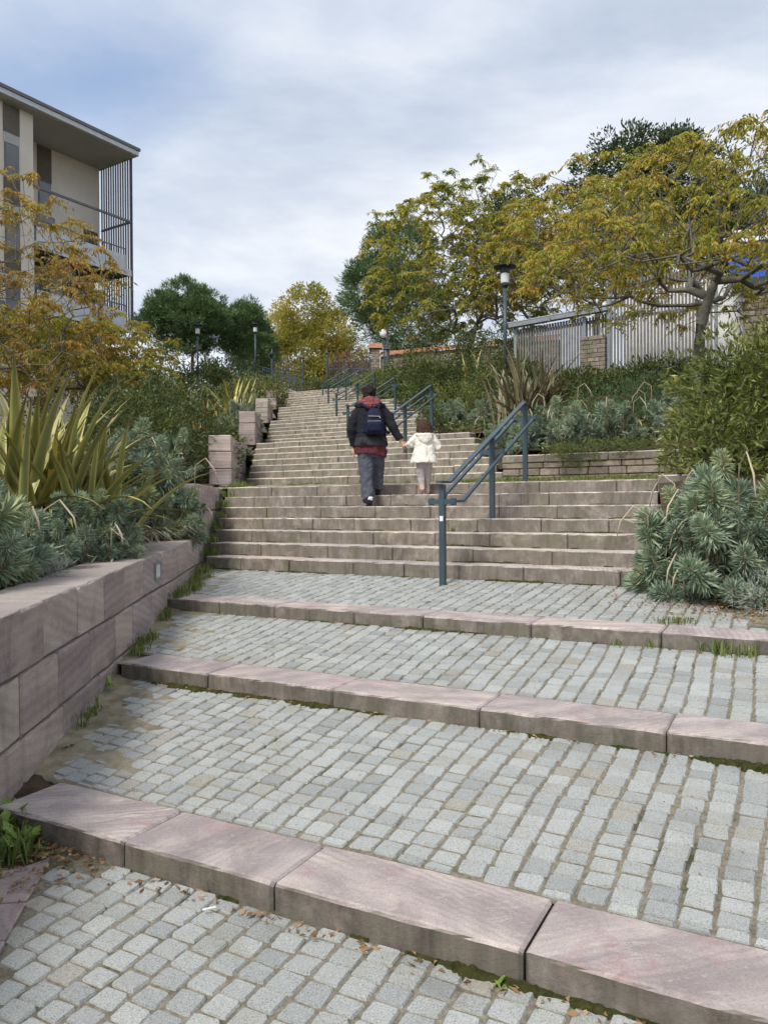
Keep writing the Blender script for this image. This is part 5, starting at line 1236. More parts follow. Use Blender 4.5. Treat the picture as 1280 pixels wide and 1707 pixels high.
pbox(bs, 'board', -1.5, 1.6, 22.66, 22.70, 6.0, 6.60, MT['blue']); pbox(bs, 'back_frame', -1.45, 1.55, 22.701, 22.74, 6.04, 6.56, MT['steel'])
sw = thing('stone_wall', 'brown stone wall of the pavilion under the blue board', 'wall', P(0.6, 22.4, 3.0))
course_wall(sw, (P(-1.15, 22.3), P(3.2, 22.3)), 5.75, [0.17] * 16, 0.3, N2, (0.3, 0.7), MT['rubble'], 91, 0.012, 0.01, 0.012)
pbox(sw, 'backing', -1.1, 3.15, 22.36, 22.55, 2.9, 5.7, MT['mortar'])
def slat_fence(label, u0, u1, c, z0, ztop0, ztop1, n, beam, mid=None):
    f = thing('slatted_fence', label, 'fence', P((u0 + u1) / 2, c, z0))
    for i in range(n):
        t = (i + 0.5) / n; u = u0 + (u1 - u0) * t; zt = ztop0 + (ztop1 - ztop0) * t
        b = Bag(); b.obox(P(u - 0.026, c, z0), UV * 0.052, NV * 0.07, (0, 0, zt - z0)); b.make('slat', MT['slat2'], f)
    b = Bag(); b.bar(P(u0 - 0.05, c + 0.12, ztop0 - beam), P(u1 + 0.05, c + 0.12, ztop1 - beam), 0.06, 0.09); b.make('rail', MT['steel'], f)
    if mid: b = Bag(); b.bar(P(u0 - 0.05, c + 0.12, mid), P(u1 + 0.05, c + 0.12, mid), 0.06, 0.09); b.make('rail', MT['steel'], f)
    for u in (u0 - 0.09, u1 + 0.03): b = Bag(); b.obox(P(u, c + 0.02, z0), UV * 0.09, NV * 0.09, (0, 0, max(ztop0, ztop1) - z0 + 0.03)); b.make('post', MT['steel'], f)
    return f
ua, ub, uc = -7.72, -4.91, -1.97                  # ends of the two fences along the stairs' cross direction
f1 = slat_fence('weathered low slatted fence left of the stone pillar', ua, ub - 0.75, 23.5, 3.2, 5.55, 5.68, 24, 0.15)
f2 = slat_fence('tall slatted fence screening the white pavilion', ub + 0.10, uc, 23.4, 3.2, 6.62, 6.66, 30, 0.25, 5.55)
fs = slat_fence('short slatted fence strip above the stone pillar', ub - 0.68, ub - 0.02, 23.62, 4.85, 5.68, 5.72, 7, 0.12)
b = Bag(); b.bar(P(ua - 0.2, 23.42, 5.66), P(ub + 0.05, 23.42, 5.84), 0.22, 0.13); b.make('cover_beam', MT['steel'], f1)
b = Bag(); b.bar(P(ua - 0.25, 23.42, 5.745), P(ub + 0.05, 23.42, 5.925), 0.24, 0.018); b.make('cover_plate', MT['ltgrey'], f1)
pl_ = thing('stone_pillar', 'square stone pillar between the two slatted fences', 'pillar', P(ub - 0.35, 23.4, 3.0))
course_wall(pl_, (P(ub - 0.74, 23.25), P(ub - 0.0, 23.25)), 5.05, [0.13] * 15, 0.28, N2, (0.25, 0.5), MT['rubble'], 95, 0.01, 0.008, 0.008)
pbox(pl_, 'backing', ub - 0.72, ub - 0.02, 23.30, 23.5, 3.0, 5.0, MT['mortar'])

# ================================================================== IRON GATES, TILED WALL, RAMP RAILING
def iron_fence(name, label, a, b_, z0, z1, n, tall_ends=True, cat='gate'):
    a, b_ = Vector((*a, 0)), Vector((*b_, 0)); root = thing(name, label, cat, ((a + b_) / 2) + Zv * z0)
    for i in range(n + 1):
        t = i / n; p = a.lerp(b_, t); zt = z1 + 0.12 * math.sin(math.pi * t) + (0.06 if i % 2 else 0)
        bg_ = Bag(); bg_.tube([p + Zv * z0, p + Zv * zt], 0.022, 5); bg_.lathe(p + Zv * zt, [(0.022, 0), (0.045, 0.05), (0.004, 0.16)], 5); bg_.make('bar', MT['iron'], root)
    for z in (z0 + 0.15, z0 + 0.9, z1 - 0.25): bg_ = Bag(); bg_.bar(a + Zv * z, b_ + Zv * z, 0.03, 0.05); bg_.make('rail', MT['iron'], root)
    for p in (a, b_):
        bg_ = Bag(); bg_.tube([p + Zv * (z0 - 0.3), p + Zv * (z1 + 0.3)], 0.07, 8); bg_.make('post', MT['iron'], root)
        if tall_ends:
            bg_ = Bag()
            for s in (-1, 1): bg_.tube([p + Zv * (z1 + 0.3) + E * 0, p + Vector((0.22 * s, 0, z1 + 0.50)), p + Vector((0.16 * s, 0, z1 + 0.72)), p + Vector((0, 0, z1 + 0.62))], 0.025, 5)
            bg_.lathe(p + Zv * (z1 + 0.6), [(0.03, 0), (0.09, 0.1), (0.01, 0.42)], 6); bg_.make('scroll_finial', MT['iron'], root)
    return root
iron_fence('iron_gate', 'ornate iron gate leaf right of the stair head', (-3.35, 46.0), (-0.75, 46.0), 6.3, 8.45, 17)
iron_fence('iron_gate', 'ornate iron gate leaf left of the stair head', (-6.85, 47.5), (-5.1, 49.0), 6.4, 8.75, 11)
tp = thing('stone_pillar', 'stone gate pillar with a tiled cap', 'pillar', (-0.45, 46.0, 6.2))
course_wall(tp, ((-0.72, 45.75), (-0.18, 45.75)), 9.35, [0.16] * 20, 0.5, (0, 1), (0.2, 0.4), MT['rubble'], 97, 0.01, 0.012, 0.012)
b = Bag(); b.box((-0.68, 45.82, 6.2), (-0.22, 46.2, 9.3)); b.make('backing', MT['mortar'], tp)
b = Bag(); b.add([(-0.85, 45.62, 9.37), (-0.05, 45.62, 9.37), (-0.05, 46.38, 9.37), (-0.85, 46.38, 9.37), (-0.85, 46.0, 9.72), (-0.05, 46.0, 9.72)], [(0, 1, 5, 4), (1, 2, 5), (2, 3, 4, 5), (3, 0, 4), (3, 2, 1, 0)]); b.make('tile_cap', MT['tile'], tp)
tw = thing('stone_wall', 'long stone wall with sloping red tile coping beyond the stairs', 'wall', (3.0, 45.0, 6.2))
wa, wb = Vector((-0.16, 46.0, 0)), Vector((9.5, 41.5, 0)); dw = (wb - wa).normalized(); nw = Vector((-dw.y, dw.x, 0))
course_wall(tw, (wa, wb), 8.95, [0.2] * 13, 0.4, (nw.x, nw.y), (0.35, 0.8), MT['rubble'], 98, 0.012, 0.014, 0.014)
b = Bag(); b.obox(wa + nw * 0.06 + Zv * 6.1, dw * 10.6, nw * 0.28, Zv * 2.8); b.make('backing', MT['mortar'], tw)
L = (wb - wa).length; k = 34
for i in range(k):
    a = wa + dw * (L * i / k) - nw * 0.16 + Zv * (8.93 + 0.008 * (i % 2)); b = Bag(); w_ = L / k - 0.012
    b.add([a, a + dw * w_, a + dw * w_ + nw * 0.36 + Zv * 0.26, a + nw * 0.36 + Zv * 0.26, a + Zv * 0.05, a + dw * w_ + Zv * 0.05, a + dw * w_ + nw * 0.36 + Zv * 0.31, a + nw * 0.36 + Zv * 0.31],
          [(3, 2, 1, 0), (4, 5, 6, 7), (0, 1, 5, 4), (1, 2, 6, 5), (2, 3, 7, 6), (3, 0, 4, 7)]); b.make('tile', MT['tile'], tw)
rr = thing('ramp_railing', 'blue-grey baluster railing sloping down to the stair head at left', 'railing', (-5.6, 42.5, 6.2))
a, b_ = Vector((-6.75, 43.2, 0)), Vector((-4.45, 42.2, 0))
za, zb_ = 7.85, 6.95
for z, th_ in ((0, 0.05), (-0.16, 0.04), (-0.75, 0.04)):
    b = Bag(); b.bar(a + Zv * (za + z), b_ + Zv * (zb_ + z), 0.05, th_); b.make('rail', MT['rail'], rr)
for i in range(19):
    t = i / 18; p = a.lerp(b_, t); z = za + (zb_ - za) * t; w = 0.05 if i % 6 == 0 else 0.022
    b = Bag(); b.bar(p + Zv * (z - (1.05 if i % 6 == 0 else 0.75)), p + Zv * (z - 0.001), w, w, (0, 1, 0)); b.make('post' if i % 6 == 0 else 'baluster', MT['rail'], rr)
rw = thing('ramp_wall', 'low stone wall carrying the sloping baluster railing', 'wall', (-5.6, 42.6, 6.1)); b = Bag(); n_ = Vector((0.4, 0.92, 0))
b.add([a + Zv * 5.8, b_ + Zv * 5.8, b_ + Zv * (zb_ - 0.85), a + Zv * (za - 0.85)] + [q + n_ * 0.35 for q in (a + Zv * 5.8, b_ + Zv * 5.8, b_ + Zv * (zb_ - 0.85), a + Zv * (za - 0.85))],
      [(0, 1, 2, 3), (7, 6, 5, 4), (3, 2, 6, 7), (1, 5, 6, 2), (0, 3, 7, 4), (0, 4, 5, 1)]); b.make('body', MT['rubble'], rw)
for i in range(4): t0, t1 = i / 4, (i + 1) / 4 - 0.01; p0, p1 = a.lerp(b_, t0), a.lerp(b_, t1); stone_block('coping_stone', p0 - n_ * 0.03 + Zv * (za + (zb_ - za) * t0 - 0.85), (p1 - p0) + Zv * (zb_ - za) * (t1 - t0), n_ * 0.42, (0, 0, 0.06), MT['step_up'], rw, 0.01, 0.002)

# ================================================================== PEOPLE
def fuse(name, bags, voxel, smooth, mat, parent, folds=None):
    """fuses overlapping shells into one continuous surface"""
    B = Bag()
    for b in bags: B.add(b.v, b.f)
    v = np.array([tuple(p) for p in B.v]); lo, hi = v.min(0), v.max(0); org = np.array([(lo[0] + hi[0]) / 2, (lo[1] + hi[1]) / 2, lo[2]])
    me = make_mesh(name, v - org, B.f, mat); bm = bmesh.new(); bm.from_mesh(me); bmesh.ops.recalc_face_normals(bm, faces=bm.faces); bm.to_mesh(me); bm.free()
    o = bpy.data.objects.new(name, me); COL.objects.link(o)
    m = o.modifiers.new('r', 'REMESH'); m.mode = 'VOXEL'; m.voxel_size = voxel
    if folds:
        tx = bpy.data.textures.new(name, 'CLOUDS'); tx.noise_scale = folds[0]; tx.noise_depth = 2
        m = o.modifiers.new('d', 'DISPLACE'); m.texture = tx; m.strength = folds[1]; m.mid_level = 0.5
    m = o.modifiers.new('s', 'SMOOTH'); m.iterations = smooth; m.factor = 0.5
    dg = bpy.context.evaluated_depsgraph_get(); new = bpy.data.meshes.new_from_object(o.evaluated_get(dg))
    bpy.data.objects.remove(o); new.name = name
    new.materials.clear(); new.materials.append(mat); new.polygons.foreach_set('use_smooth', np.ones(len(new.polygons), dtype=bool))
    return put(bpy.data.objects.new(name, new), parent, org)
def ellrings(b, secs, n=18):
    """secs: (x, y, z, rx, ry): horizontal ellipses"""
    return b.rings([[Vector((x + rx * math.cos(2 * math.pi * k / n), y + ry * math.sin(2 * math.pi * k / n), z)) for k in range(n)] for x, y, z, rx, ry in secs])
def limb(b, pts, rad, n=12): return b.tube(pts, rad, n)
def hand(b, wrist, d, palm_n, s=1.0, curl=0.5, thumb_side=1):
    """palm and five bent fingers; d: towards the finger tips, palm_n: the way the palm faces"""
    d = Vector(d).normalized(); pn = Vector(palm_n).normalized(); sd_ = d.cross(pn).normalized() * thumb_side; w = Vector(wrist)
    b.tube([w - d * 0.01, w + d * 0.04 * s, w + d * 0.085 * s], [0.024 * s, 0.031 * s, 0.029 * s], 10)
    for k, ln in enumerate((0.068, 0.076, 0.070, 0.055)):
        r0 = w + d * 0.08 * s + sd_ * (0.028 - 0.0185 * k) * s; a = r0 + (d * (1 - 0.3 * curl) + pn * 0.6 * curl).normalized() * ln * 0.42 * s
        c = a + (d * (1 - curl) + pn * 1.1 * curl).normalized() * ln * 0.33 * s; e = c + (d * (0.8 - 1.3 * curl) + pn * 1.2 * curl).normalized() * ln * 0.25 * s
        b.tube([r0 - d * 0.02 * s, r0, a, c, e], [0.0095 * s, 0.0098 * s, 0.009 * s, 0.0082 * s, 0.006 * s], 7)
    t0 = w + d * 0.03 * s + sd_ * 0.024 * s; t1 = t0 + (sd_ * 0.7 + d * 0.7).normalized() * 0.034 * s; t2 = t1 + (d * 0.9 + sd_ * 0.15 + pn * 0.35).normalized() * 0.03 * s
    b.tube([t0 - sd_ * 0.012 * s, t0, t1, t2], [0.012 * s, 0.0125 * s, 0.0105 * s, 0.0075 * s], 7)
def head(b, c, s, yaw=0.0):
    """skull, jaw, nose, ears, brow; faces +Y before the yaw"""
    rot = Matrix.Rotation(yaw, 3, 'Z'); C = Vector(c); q = lambda x, y, z: C + rot @ Vector((x * s, y * s, z * s))
    b.ell(q(0, -0.008, 0.018), (0.076 * s, 0.093 * s, 0.097 * s)); b.ell(q(0, 0.022, -0.042), (0.058 * s, 0.066 * s, 0.072 * s))
    b.tube([q(0, 0.082, 0.012), q(0, 0.107, -0.028), q(0, 0.088, -0.036)], [0.010 * s, 0.015 * s, 0.010 * s], 8)
    for e in (-1, 1): b.ell(q(0.080 * e, -0.008, -0.012), (0.012 * s, 0.020 * s, 0.031 * s)); b.ell(q(0.031 * e, 0.078, 0.012), (0.014 * s, 0.010 * s, 0.010 * s))
    b.ell(q(0, 0.078, -0.066), (0.026 * s, 0.013 * s, 0.010 * s))
MT['skin'] = mat_noise('skin', (0.50, 0.27, 0.20), (0.60, 0.35, 0.26), 30, 0.55, 0.1, 0.002, 0.4)
def mat_hair(name, a, b):
    m = M(name, 0.6, 0.15); p = m.pos(); n = m.noise(m.map(p, scale=(1, 1, 0.12)), 160, 4, 0.7)
    m.col(m.ramp(n, [(0.3, a), (0.7, b)])).bump(n, 0.9, 0.01); return m.m
MT['hair'] = mat_hair('dark_hair', (0.010, 0.007, 0.006), (0.032, 0.021, 0.017)); MT['hair2'] = mat_hair('brown_hair', (0.018, 0.009, 0.006), (0.12, 0.065, 0.045))
MT['coat'] = mat_cloth('charcoal_coat', (0.020, 0.021, 0.026)); MT['coat_hem'] = mat_cloth('grey_coat_hem', (0.040, 0.041, 0.045)); MT['navy'] = mat_cloth('navy_nylon', (0.010, 0.014, 0.040), rough=0.55, fold=14)
MT['tunic'] = mat_cloth('burgundy_wool', (0.115, 0.030, 0.040)); MT['trouser'] = mat_cloth('slate_trousers', (0.085, 0.092, 0.115), fold=11)
MT['white_coat'] = mat_cloth('cream_coat', (0.80, 0.77, 0.68), fold=13); MT['legging'] = mat_cloth('grey_leggings', (0.40, 0.37, 0.36), fold=20); MT['boot'] = mat_cloth('pinkish_boot', (0.50, 0.36, 0.30)); MT['shoe'] = mat_cloth('black_shoe', (0.015, 0.015, 0.018), rough=0.5)
MT['sock'] = mat_cloth('white_sock', (0.7, 0.7, 0.7)); MT['zip'] = mat_plain('zip_metal', (0.55, 0.48, 0.42), 0.35, 0.6)
def mat_scarf():
    m = M('plaid_scarf', 0.95, 0.1); p = m.pos()
    a = m.ramp(m.wave(m.map(p, rot=(0.4, 0.3, 0.6)), 22, 2.0), [(0.45, (0.24, 0.06, 0.062)), (0.6, (0.12, 0.032, 0.04))]); c = m.mix(m.ramp(m.wave(m.map(p, rot=(1.2, 0.2, 1.9)), 17, 2.0), [(0.6, 0.0), (0.75, 0.6)]), a, (0.36, 0.16, 0.15))
    m.col(c).bump(m.noise(p, 40, 4), 0.8, 0.02); return m.m
MT['scarf'] = mat_scarf()

# ---- the woman: left foot on the fifth step, right foot on the sixth
wm = thing('person', 'woman in dark coat, burgundy tunic and grey trousers climbing the steps, holding a child\'s hand', 'person', (-0.15, 10.2, 0.0))
z5, z6 = FL_Z[0] + 5 * RISE, FL_Z[0] + 6 * RISE
LF, RF = Vector((-0.19, 10.00, z5)), Vector((-0.085, 10.33, z6)); hip = Vector((-0.165, 10.16, 0.80))
b = Bag()
ellrings(b, [(-0.165, 10.16, 0.68, 0.10, 0.08), (-0.165, 10.16, 0.76, 0.155, 0.11), (-0.165, 10.16, 0.88, 0.15, 0.105), (-0.17, 10.17, 1.02, 0.125, 0.09), (-0.172, 10.18, 1.16, 0.15, 0.10), (-0.175, 10.18, 1.27, 0.165, 0.095), (-0.178, 10.18, 1.335, 0.09, 0.07), (-0.18, 10.19, 1.36, 0.05, 0.05)])
limb(b, [(-0.18, 10.185, 1.30), (-0.185, 10.20, 1.42)], [0.052, 0.048])
head(b, (-0.187, 10.20, 1.468), 1.0, 0.1)
SL, EL, WLh = Vector((-0.33, 10.17, 1.27)), Vector((-0.415, 10.13, 1.00)), Vector((-0.402, 10.20, 0.775))
SR, ER, WRh = Vector((-0.005, 10.17, 1.27)), Vector((0.115, 10.12, 1.045)), Vector((0.225, 10.12, 0.855))
limb(b, [(-0.22, 10.18, 1.26), SL + Vector((0.03, 0, -0.01)), EL, WLh], [0.05, 0.045, 0.036, 0.027]); limb(b, [(-0.12, 10.18, 1.26), SR - Vector((0.03, 0, 0.01)), ER, WRh], [0.05, 0.045, 0.036, 0.027])
hand(b, WLh, (0.02, 0.12, -1), (0.9, 0.1, 0), 1.0, 0.35, 1)
hand(b, WRh, (0.55, 0.05, -0.8), (-0.2, 0.9, -0.2), 0.95, 0.55, 1)
limb(b, [(-0.24, 10.15, 0.78), (-0.235, 10.12, 0.42), LF + Vector((0, -0.03, 0.08))], [0.085, 0.058, 0.04]); limb(b, [(-0.09, 10.17, 0.78), (-0.085, 10.30, 0.50), RF + Vector((0, -0.05, 0.08))], [0.085, 0.058, 0.04])
for ft in (LF, RF): limb(b, [ft + Vector((0, -0.05, 0.06)), ft + Vector((0, 0.06, 0.04)), ft + Vector((0, 0.15, 0.025))], [0.036, 0.034, 0.02])
fuse('body', [b], 0.0065, 2, MT['skin'], wm)
b = Bag(); H = Vector((-0.187, 10.19, 1.475)); b.ell(H + Vector((0, -0.022, 0.022)), (0.088, 0.095, 0.10)); b.ell(H + Vector((-0.01, -0.07, -0.035)), (0.068, 0.048, 0.07)); b.ell(H + Vector((0.02, -0.105, 0.015)), (0.036, 0.03, 0.036))
for k in range(26):
    a = rnd.uniform(0, 6.28); q = H + Vector((math.cos(a) * 0.08, -0.03 + math.sin(a) * 0.08, rnd.uniform(-0.06, 0.09))); b.tube([q, q + Vector((math.cos(a) * 0.012, math.sin(a) * 0.012, -0.05))], [0.014, 0.004], 5)
fuse('hair', [b], 0.006, 1, MT['hair'], wm, (0.03, 0.03))
b = Bag()                                   # coat: torso and sleeves
ellrings(b, [(-0.165, 10.15, 0.795, 0.216, 0.175), (-0.165, 10.15, 0.80, 0.220, 0.18), (-0.165, 10.155, 0.92, 0.204, 0.16), (-0.168, 10.16, 1.05, 0.188, 0.148), (-0.17, 10.165, 1.18, 0.192, 0.145), (-0.172, 10.17, 1.27, 0.20, 0.135), (-0.175, 10.18, 1.315, 0.155, 0.115), (-0.178, 10.18, 1.345, 0.095, 0.09), (-0.178, 10.18, 1.36, 0.075, 0.08)], 24)
limb(b, [SL + Vector((0.20, 0, 0.0)), SL + Vector((0.09, 0, 0.0)), SL + Vector((0.02, 0, -0.02)), SL.lerp(EL, 0.5) + Vector((-0.01, 0, 0)), EL, EL.lerp(WLh, 0.6), WLh + Vector((0, 0, 0.015))], [0.07, 0.082, 0.084, 0.072, 0.064, 0.056, 0.052])
limb(b, [SR - Vector((0.20, 0, 0.0)), SR - Vector((0.09, 0, 0.0)), SR - Vector((0.02, 0, 0.02)), SR.lerp(ER, 0.5) + Vector((0.01, 0, 0.005)), ER, ER.lerp(WRh, 0.6), WRh + Vector((-0.01, 0, 0.016))], [0.07, 0.082, 0.084, 0.072, 0.064, 0.055, 0.050])
cj = fuse('coat', [b], 0.010, 2, MT['coat'], wm, (0.10, 0.045))
b = Bag(); ellrings(b, [(-0.165, 10.15, 0.782, 0.223, 0.182), (-0.165, 10.15, 0.80, 0.224, 0.183), (-0.165, 10.152, 0.90, 0.210, 0.168)], 28); fuse('hem_band', [b], 0.012, 2, MT['coat_hem'], cj)
b = Bag()                                   # tunic with an uneven hem
n = 36; rg = []
for z, rx, ry in ((0.66, 0.205, 0.158), (0.72, 0.202, 0.158), (0.80, 0.195, 0.153), (0.86, 0.18, 0.145)):
    rg.append([Vector((-0.165 + rx * (1 + 0.05 * math.sin(9 * 2 * math.pi * k / n)) * math.cos(2 * math.pi * k / n), 10.155 + ry * (1 + 0.05 * math.sin(9 * 2 * math.pi * k / n)) * math.sin(2 * math.pi * k / n), z - (0.05 * max(0, math.cos(2 * math.pi * k / n - 0.2)) - 0.02 if z < 0.7 else 0))) for k in range(n)])
b.rings(rg); fuse('tunic', [b], 0.009, 1, MT['tunic'], wm, (0.08, 0.03))
b = Bag()                                   # trousers
ellrings(b, [(-0.165, 10.16, 0.64, 0.165, 0.12), (-0.165, 10.16, 0.74, 0.17, 0.125)])
limb(b, [(-0.235, 10.15, 0.72), (-0.235, 10.14, 0.60), (-0.228, 10.10, 0.38), (-0.212, 10.03, 0.16), LF + Vector((-0.012, -0.03, 0.075))], [0.105, 0.105, 0.090, 0.080, 0.076], 16)
limb(b, [(-0.095, 10.17, 0.72), (-0.085, 10.22, 0.60), (-0.078, 10.29, 0.46), (-0.08, 10.30, 0.30), RF + Vector((0, -0.04, 0.075))], [0.105, 0.100, 0.084, 0.074, 0.070], 16)
fuse('trousers', [b], 0.009, 1, MT['trouser'], wm, (0.07, 0.045))
for ft in (LF, RF):
    b = Bag(); limb(b, [ft + Vector((0, -0.10, 0.045)), ft + Vector((0, -0.05, 0.05)), ft + Vector((0, 0.05, 0.045)), ft + Vector((0, 0.13, 0.032)), ft + Vector((0, 0.17, 0.025))], [0.034, 0.044, 0.044, 0.036, 0.018]); sh = fuse('shoe', [b], 0.008, 2, MT['shoe'], wm)
    b = Bag(); b.obox(ft + Vector((-0.042, -0.11, 0.001)), (0.084, 0, 0), (0, 0.27, 0), (0, 0, 0.016)); b.make('sole', MT['shoe'], sh)
    b = Bag(); limb(b, [ft + Vector((0.012, -0.060, 0.072)), ft + Vector((0.012, -0.055, 0.12))], [0.034, 0.034]); b.make('sock', MT['sock'], wm, True)
b = Bag(); n = 20                            # scarf and collar
for j, (zc, rr_, th_) in enumerate(((1.335, 0.125, 0.040), (1.365, 0.105, 0.040), (1.39, 0.085, 0.034))):
    pts = [Vector((-0.178 + rr_ * math.cos(6.2832 * k / n), 10.165 + rr_ * 0.85 * math.sin(6.2832 * k / n), zc - 0.02 * math.sin(6.2832 * k / n) * (1 if j else 1.8) + 0.008 * math.sin(5 * k + j))) for k in range(n + 1)]; b.tube(pts, th_, 8)
b.ell((-0.17, 10.055, 1.315), (0.115, 0.045, 0.055)); b.ell((-0.10, 10.07, 1.335), (0.07, 0.04, 0.04)); fuse('scarf', [b], 0.008, 1, MT['scarf'], wm, (0.05, 0.035))
b = Bag()
for s in (-1, 1): b.tube([(-0.178 + 0.10 * s, 10.06, 1.30), (-0.178 + 0.17 * s, 10.10, 1.325), (-0.178 + 0.195 * s, 10.17, 1.32)], [0.020, 0.024, 0.018], 8)
b.make('hood_edge', MT['coat'], wm, True)

# ---- her backpack
bp = thing('backpack', 'small navy nylon backpack on the woman\'s back', 'bag', (-0.115, 9.96, 0.93)); B0 = Vector((-0.118, 9.955, 0))
def sq_rings(b, secs, n=24, e=0.55):
    rg = []
    for x, y, z, rx, ry in secs:
        ring = []
        for k in range(n):
            a = 2 * math.pi * k / n; c, s = math.cos(a), math.sin(a); ring.append(Vector((x + rx * math.copysign(abs(c) ** e, c), y + ry * math.copysign(abs(s) ** e, s), z)))
        rg.append(ring)
    return b.rings(rg)
b = Bag(); sq_rings(b, [(B0.x, B0.y, 0.925, 0.105, 0.05), (B0.x, B0.y, 0.945, 0.128, 0.072), (B0.x, B0.y, 1.06, 0.125, 0.075), (B0.x, B0.y + .005, 1.16, 0.108, 0.068), (B0.x, B0.y + 0.012, 1.23, 0.078, 0.055), (B0.x, B0.y + 0.018, 1.262, 0.045, 0.036), (B0.x, B0.y + 0.02, 1.27, 0.02, 0.02)]); fuse('sack', [b], 0.009, 2, MT['navy'], bp)
b = Bag(); sq_rings(b, [(B0.x, B0.y - 0.06, 0.955, 0.085, 0.03), (B0.x, B0.y - 0.062, 0.97, 0.098, 0.038), (B0.x, B0.y - 0.06, 1.06, 0.098, 0.038), (B0.x, B0.y - 0.058, 1.085, 0.085, 0.026)]); fuse('front_pocket', [b], 0.009, 2, MT['navy'], bp)
b = Bag(); b.bar(B0 + Vector((-0.075, -0.078, 1.155)), B0 + Vector((0.072, -0.078, 1.15)), 0.006, 0.007); b.bar(B0 + Vector((-0.085, -0.093, 1.088)), B0 + Vector((0.085, -0.093, 1.088)), 0.006, 0.005); b.bar(B0 + Vector((0.066, -0.082, 1.15)), B0 + Vector((0.078, -0.084, 1.125)), 0.010, 0.010); b.make('zip', MT['zip'], bp)
for s in (-1, 1):
    b = Bag(); b.tube([B0 + Vector((0.05 * s, 0.03, 1.24)), B0 + Vector((-0.05 + 0.12 * s, 0.09, 1.335)), B0 + Vector((-0.05 + 0.15 * s, 0.20, 1.345)), B0 + Vector((-0.05 + 0.155 * s, 0.32, 1.28)), B0 + Vector((-0.05 + 0.16 * s, 0.40, 1.15)), B0 + Vector((-0.05 + 0.2 * s, 0.34, 1.0)), B0 + Vector((-0.045 + 0.235 * s, 0.20, 0.96)), B0 + Vector((0.11 * s, 0.04, 0.97))], 0.018, 8); b.make('strap', MT['navy'], bp, True)
b = Bag(); b.tube([B0 + Vector((-0.03, 0.03, 1.255)), B0 + Vector((-0.03, 0.03, 1.315)), B0 + Vector((0.03, 0.03, 1.315)), B0 + Vector((0.03, 0.03, 1.255))], 0.008, 6); b.make('handle', MT['navy'], bp, True)

# ---- the child
gl = thing('person', 'small child in white hooded coat and pale leggings on the steps', 'person', (0.52, 10.05, z6))
gx, gy = 0.53, 10.03; GL, GR = Vector((0.495, 10.02, z6 + 0.035)), Vector((0.565, 10.13, z6))
b = Bag(); ellrings(b, [(gx, gy, 0.55, 0.06, 0.05), (gx, gy, 0.60, 0.095, 0.075), (gx, gy, 0.70, 0.088, 0.07), (gx, gy + .005, 0.82, 0.095, 0.068), (gx, gy + .005, 0.90, 0.085, 0.06), (gx, gy + .005, 0.935, 0.035, 0.035)])
limb(b, [(gx, gy, 0.90), (gx, gy + .01, 0.98)], [0.036, 0.034]); head(b, (gx, gy + 0.012, 1.025), 0.86, -0.15)
s1, e1, w1_ = Vector((gx - 0.10, gy, 0.885)), Vector((gx - 0.175, gy + 0.0, 0.80)), Vector((0.305, gy + 0.07, 0.795)); s2, e2, w2_ = Vector((gx + 0.10, gy, 0.885)), Vector((gx + 0.175, gy - 0.01, 0.765)), Vector((gx + 0.185, gy + 0.10, 0.815))
limb(b, [(gx - 0.05, gy, 0.89), s1, e1, w1_], [0.036, 0.032, 0.026, 0.019]); limb(b, [(gx + 0.05, gy, 0.89), s2, e2, w2_], [0.036, 0.032, 0.026, 0.019])
hand(b, w1_, (-0.95, 0.1, 0.1), (0.1, 0.7, -0.6), 0.62, 0.5, 1); hand(b, w2_, (0.05, 0.5, 0.85), (-0.6, 0.6, 0), 0.62, 0.5, 1)
limb(b, [(gx - 0.045, gy, 0.56), (gx - 0.042, gy + 0.01, 0.38), GL + Vector((0, 0, 0.06))], [0.045, 0.034, 0.026]); limb(b, [(gx + 0.045, gy, 0.56), (gx + 0.04, gy + 0.07, 0.38), GR + Vector((0, 0, 0.06))], [0.045, 0.034, 0.026])
for ft in (GL, GR): limb(b, [ft + Vector((0, -0.02, 0.04)), ft + Vector((0, 0.09, 0.02))], [0.026, 0.018])
fuse('body', [b], 0.0055, 2, MT['skin'], gl)
b = Bag(); hc = Vector((gx, gy, 1.035)); b.ell(hc + Vector((0, -0.014, 0.004)), (0.088, 0.092, 0.088)); ellrings(b, [(hc.x, hc.y - 0.03, 0.955, 0.098, 0.062), (hc.x, hc.y - 0.028, 0.985, 0.102, 0.075), (hc.x, hc.y - 0.02, 1.03, 0.092, 0.082)])
for k in range(44):
    a = rnd.uniform(2.9, 6.5); b.tube([(hc.x + 0.07 * math.cos(a), hc.y - 0.02 + 0.06 * math.sin(a), 1.09), (hc.x + 0.092 * math.cos(a), hc.y - 0.02 + 0.082 * math.sin(a), 1.03), (hc.x + 0.110 * math.cos(a), hc.y - 0.03 + 0.085 * math.sin(a), 0.935 + rnd.uniform(-.02, .015))], [0.008, 0.011, 0.005], 5)
fuse('hair', [b], 0.006, 1, MT['hair2'], gl, (0.025, 0.022))
b = Bag(); n = 32; rg = []
for z, rx, ry, p in ((0.555, 0.172, 0.15, 1), (0.565, 0.174, 0.152, 1), (0.66, 0.150, 0.128, 0.8), (0.76, 0.128, 0.105, 0.4), (0.85, 0.120, 0.092, 0.1), (0.905, 0.112, 0.082, 0), (0.94, 0.07, 0.065, 0), (0.95, 0.05, 0.05, 0)):
    rg.append([Vector((gx + rx * (1 + 0.035 * p * math.sin(7 * 6.2832 * k / n)) * math.cos(6.2832 * k / n), gy + ry * (1 + 0.035 * p * math.sin(7 * 6.2832 * k / n)) * math.sin(6.2832 * k / n), z)) for k in range(n)])
b.rings(rg)
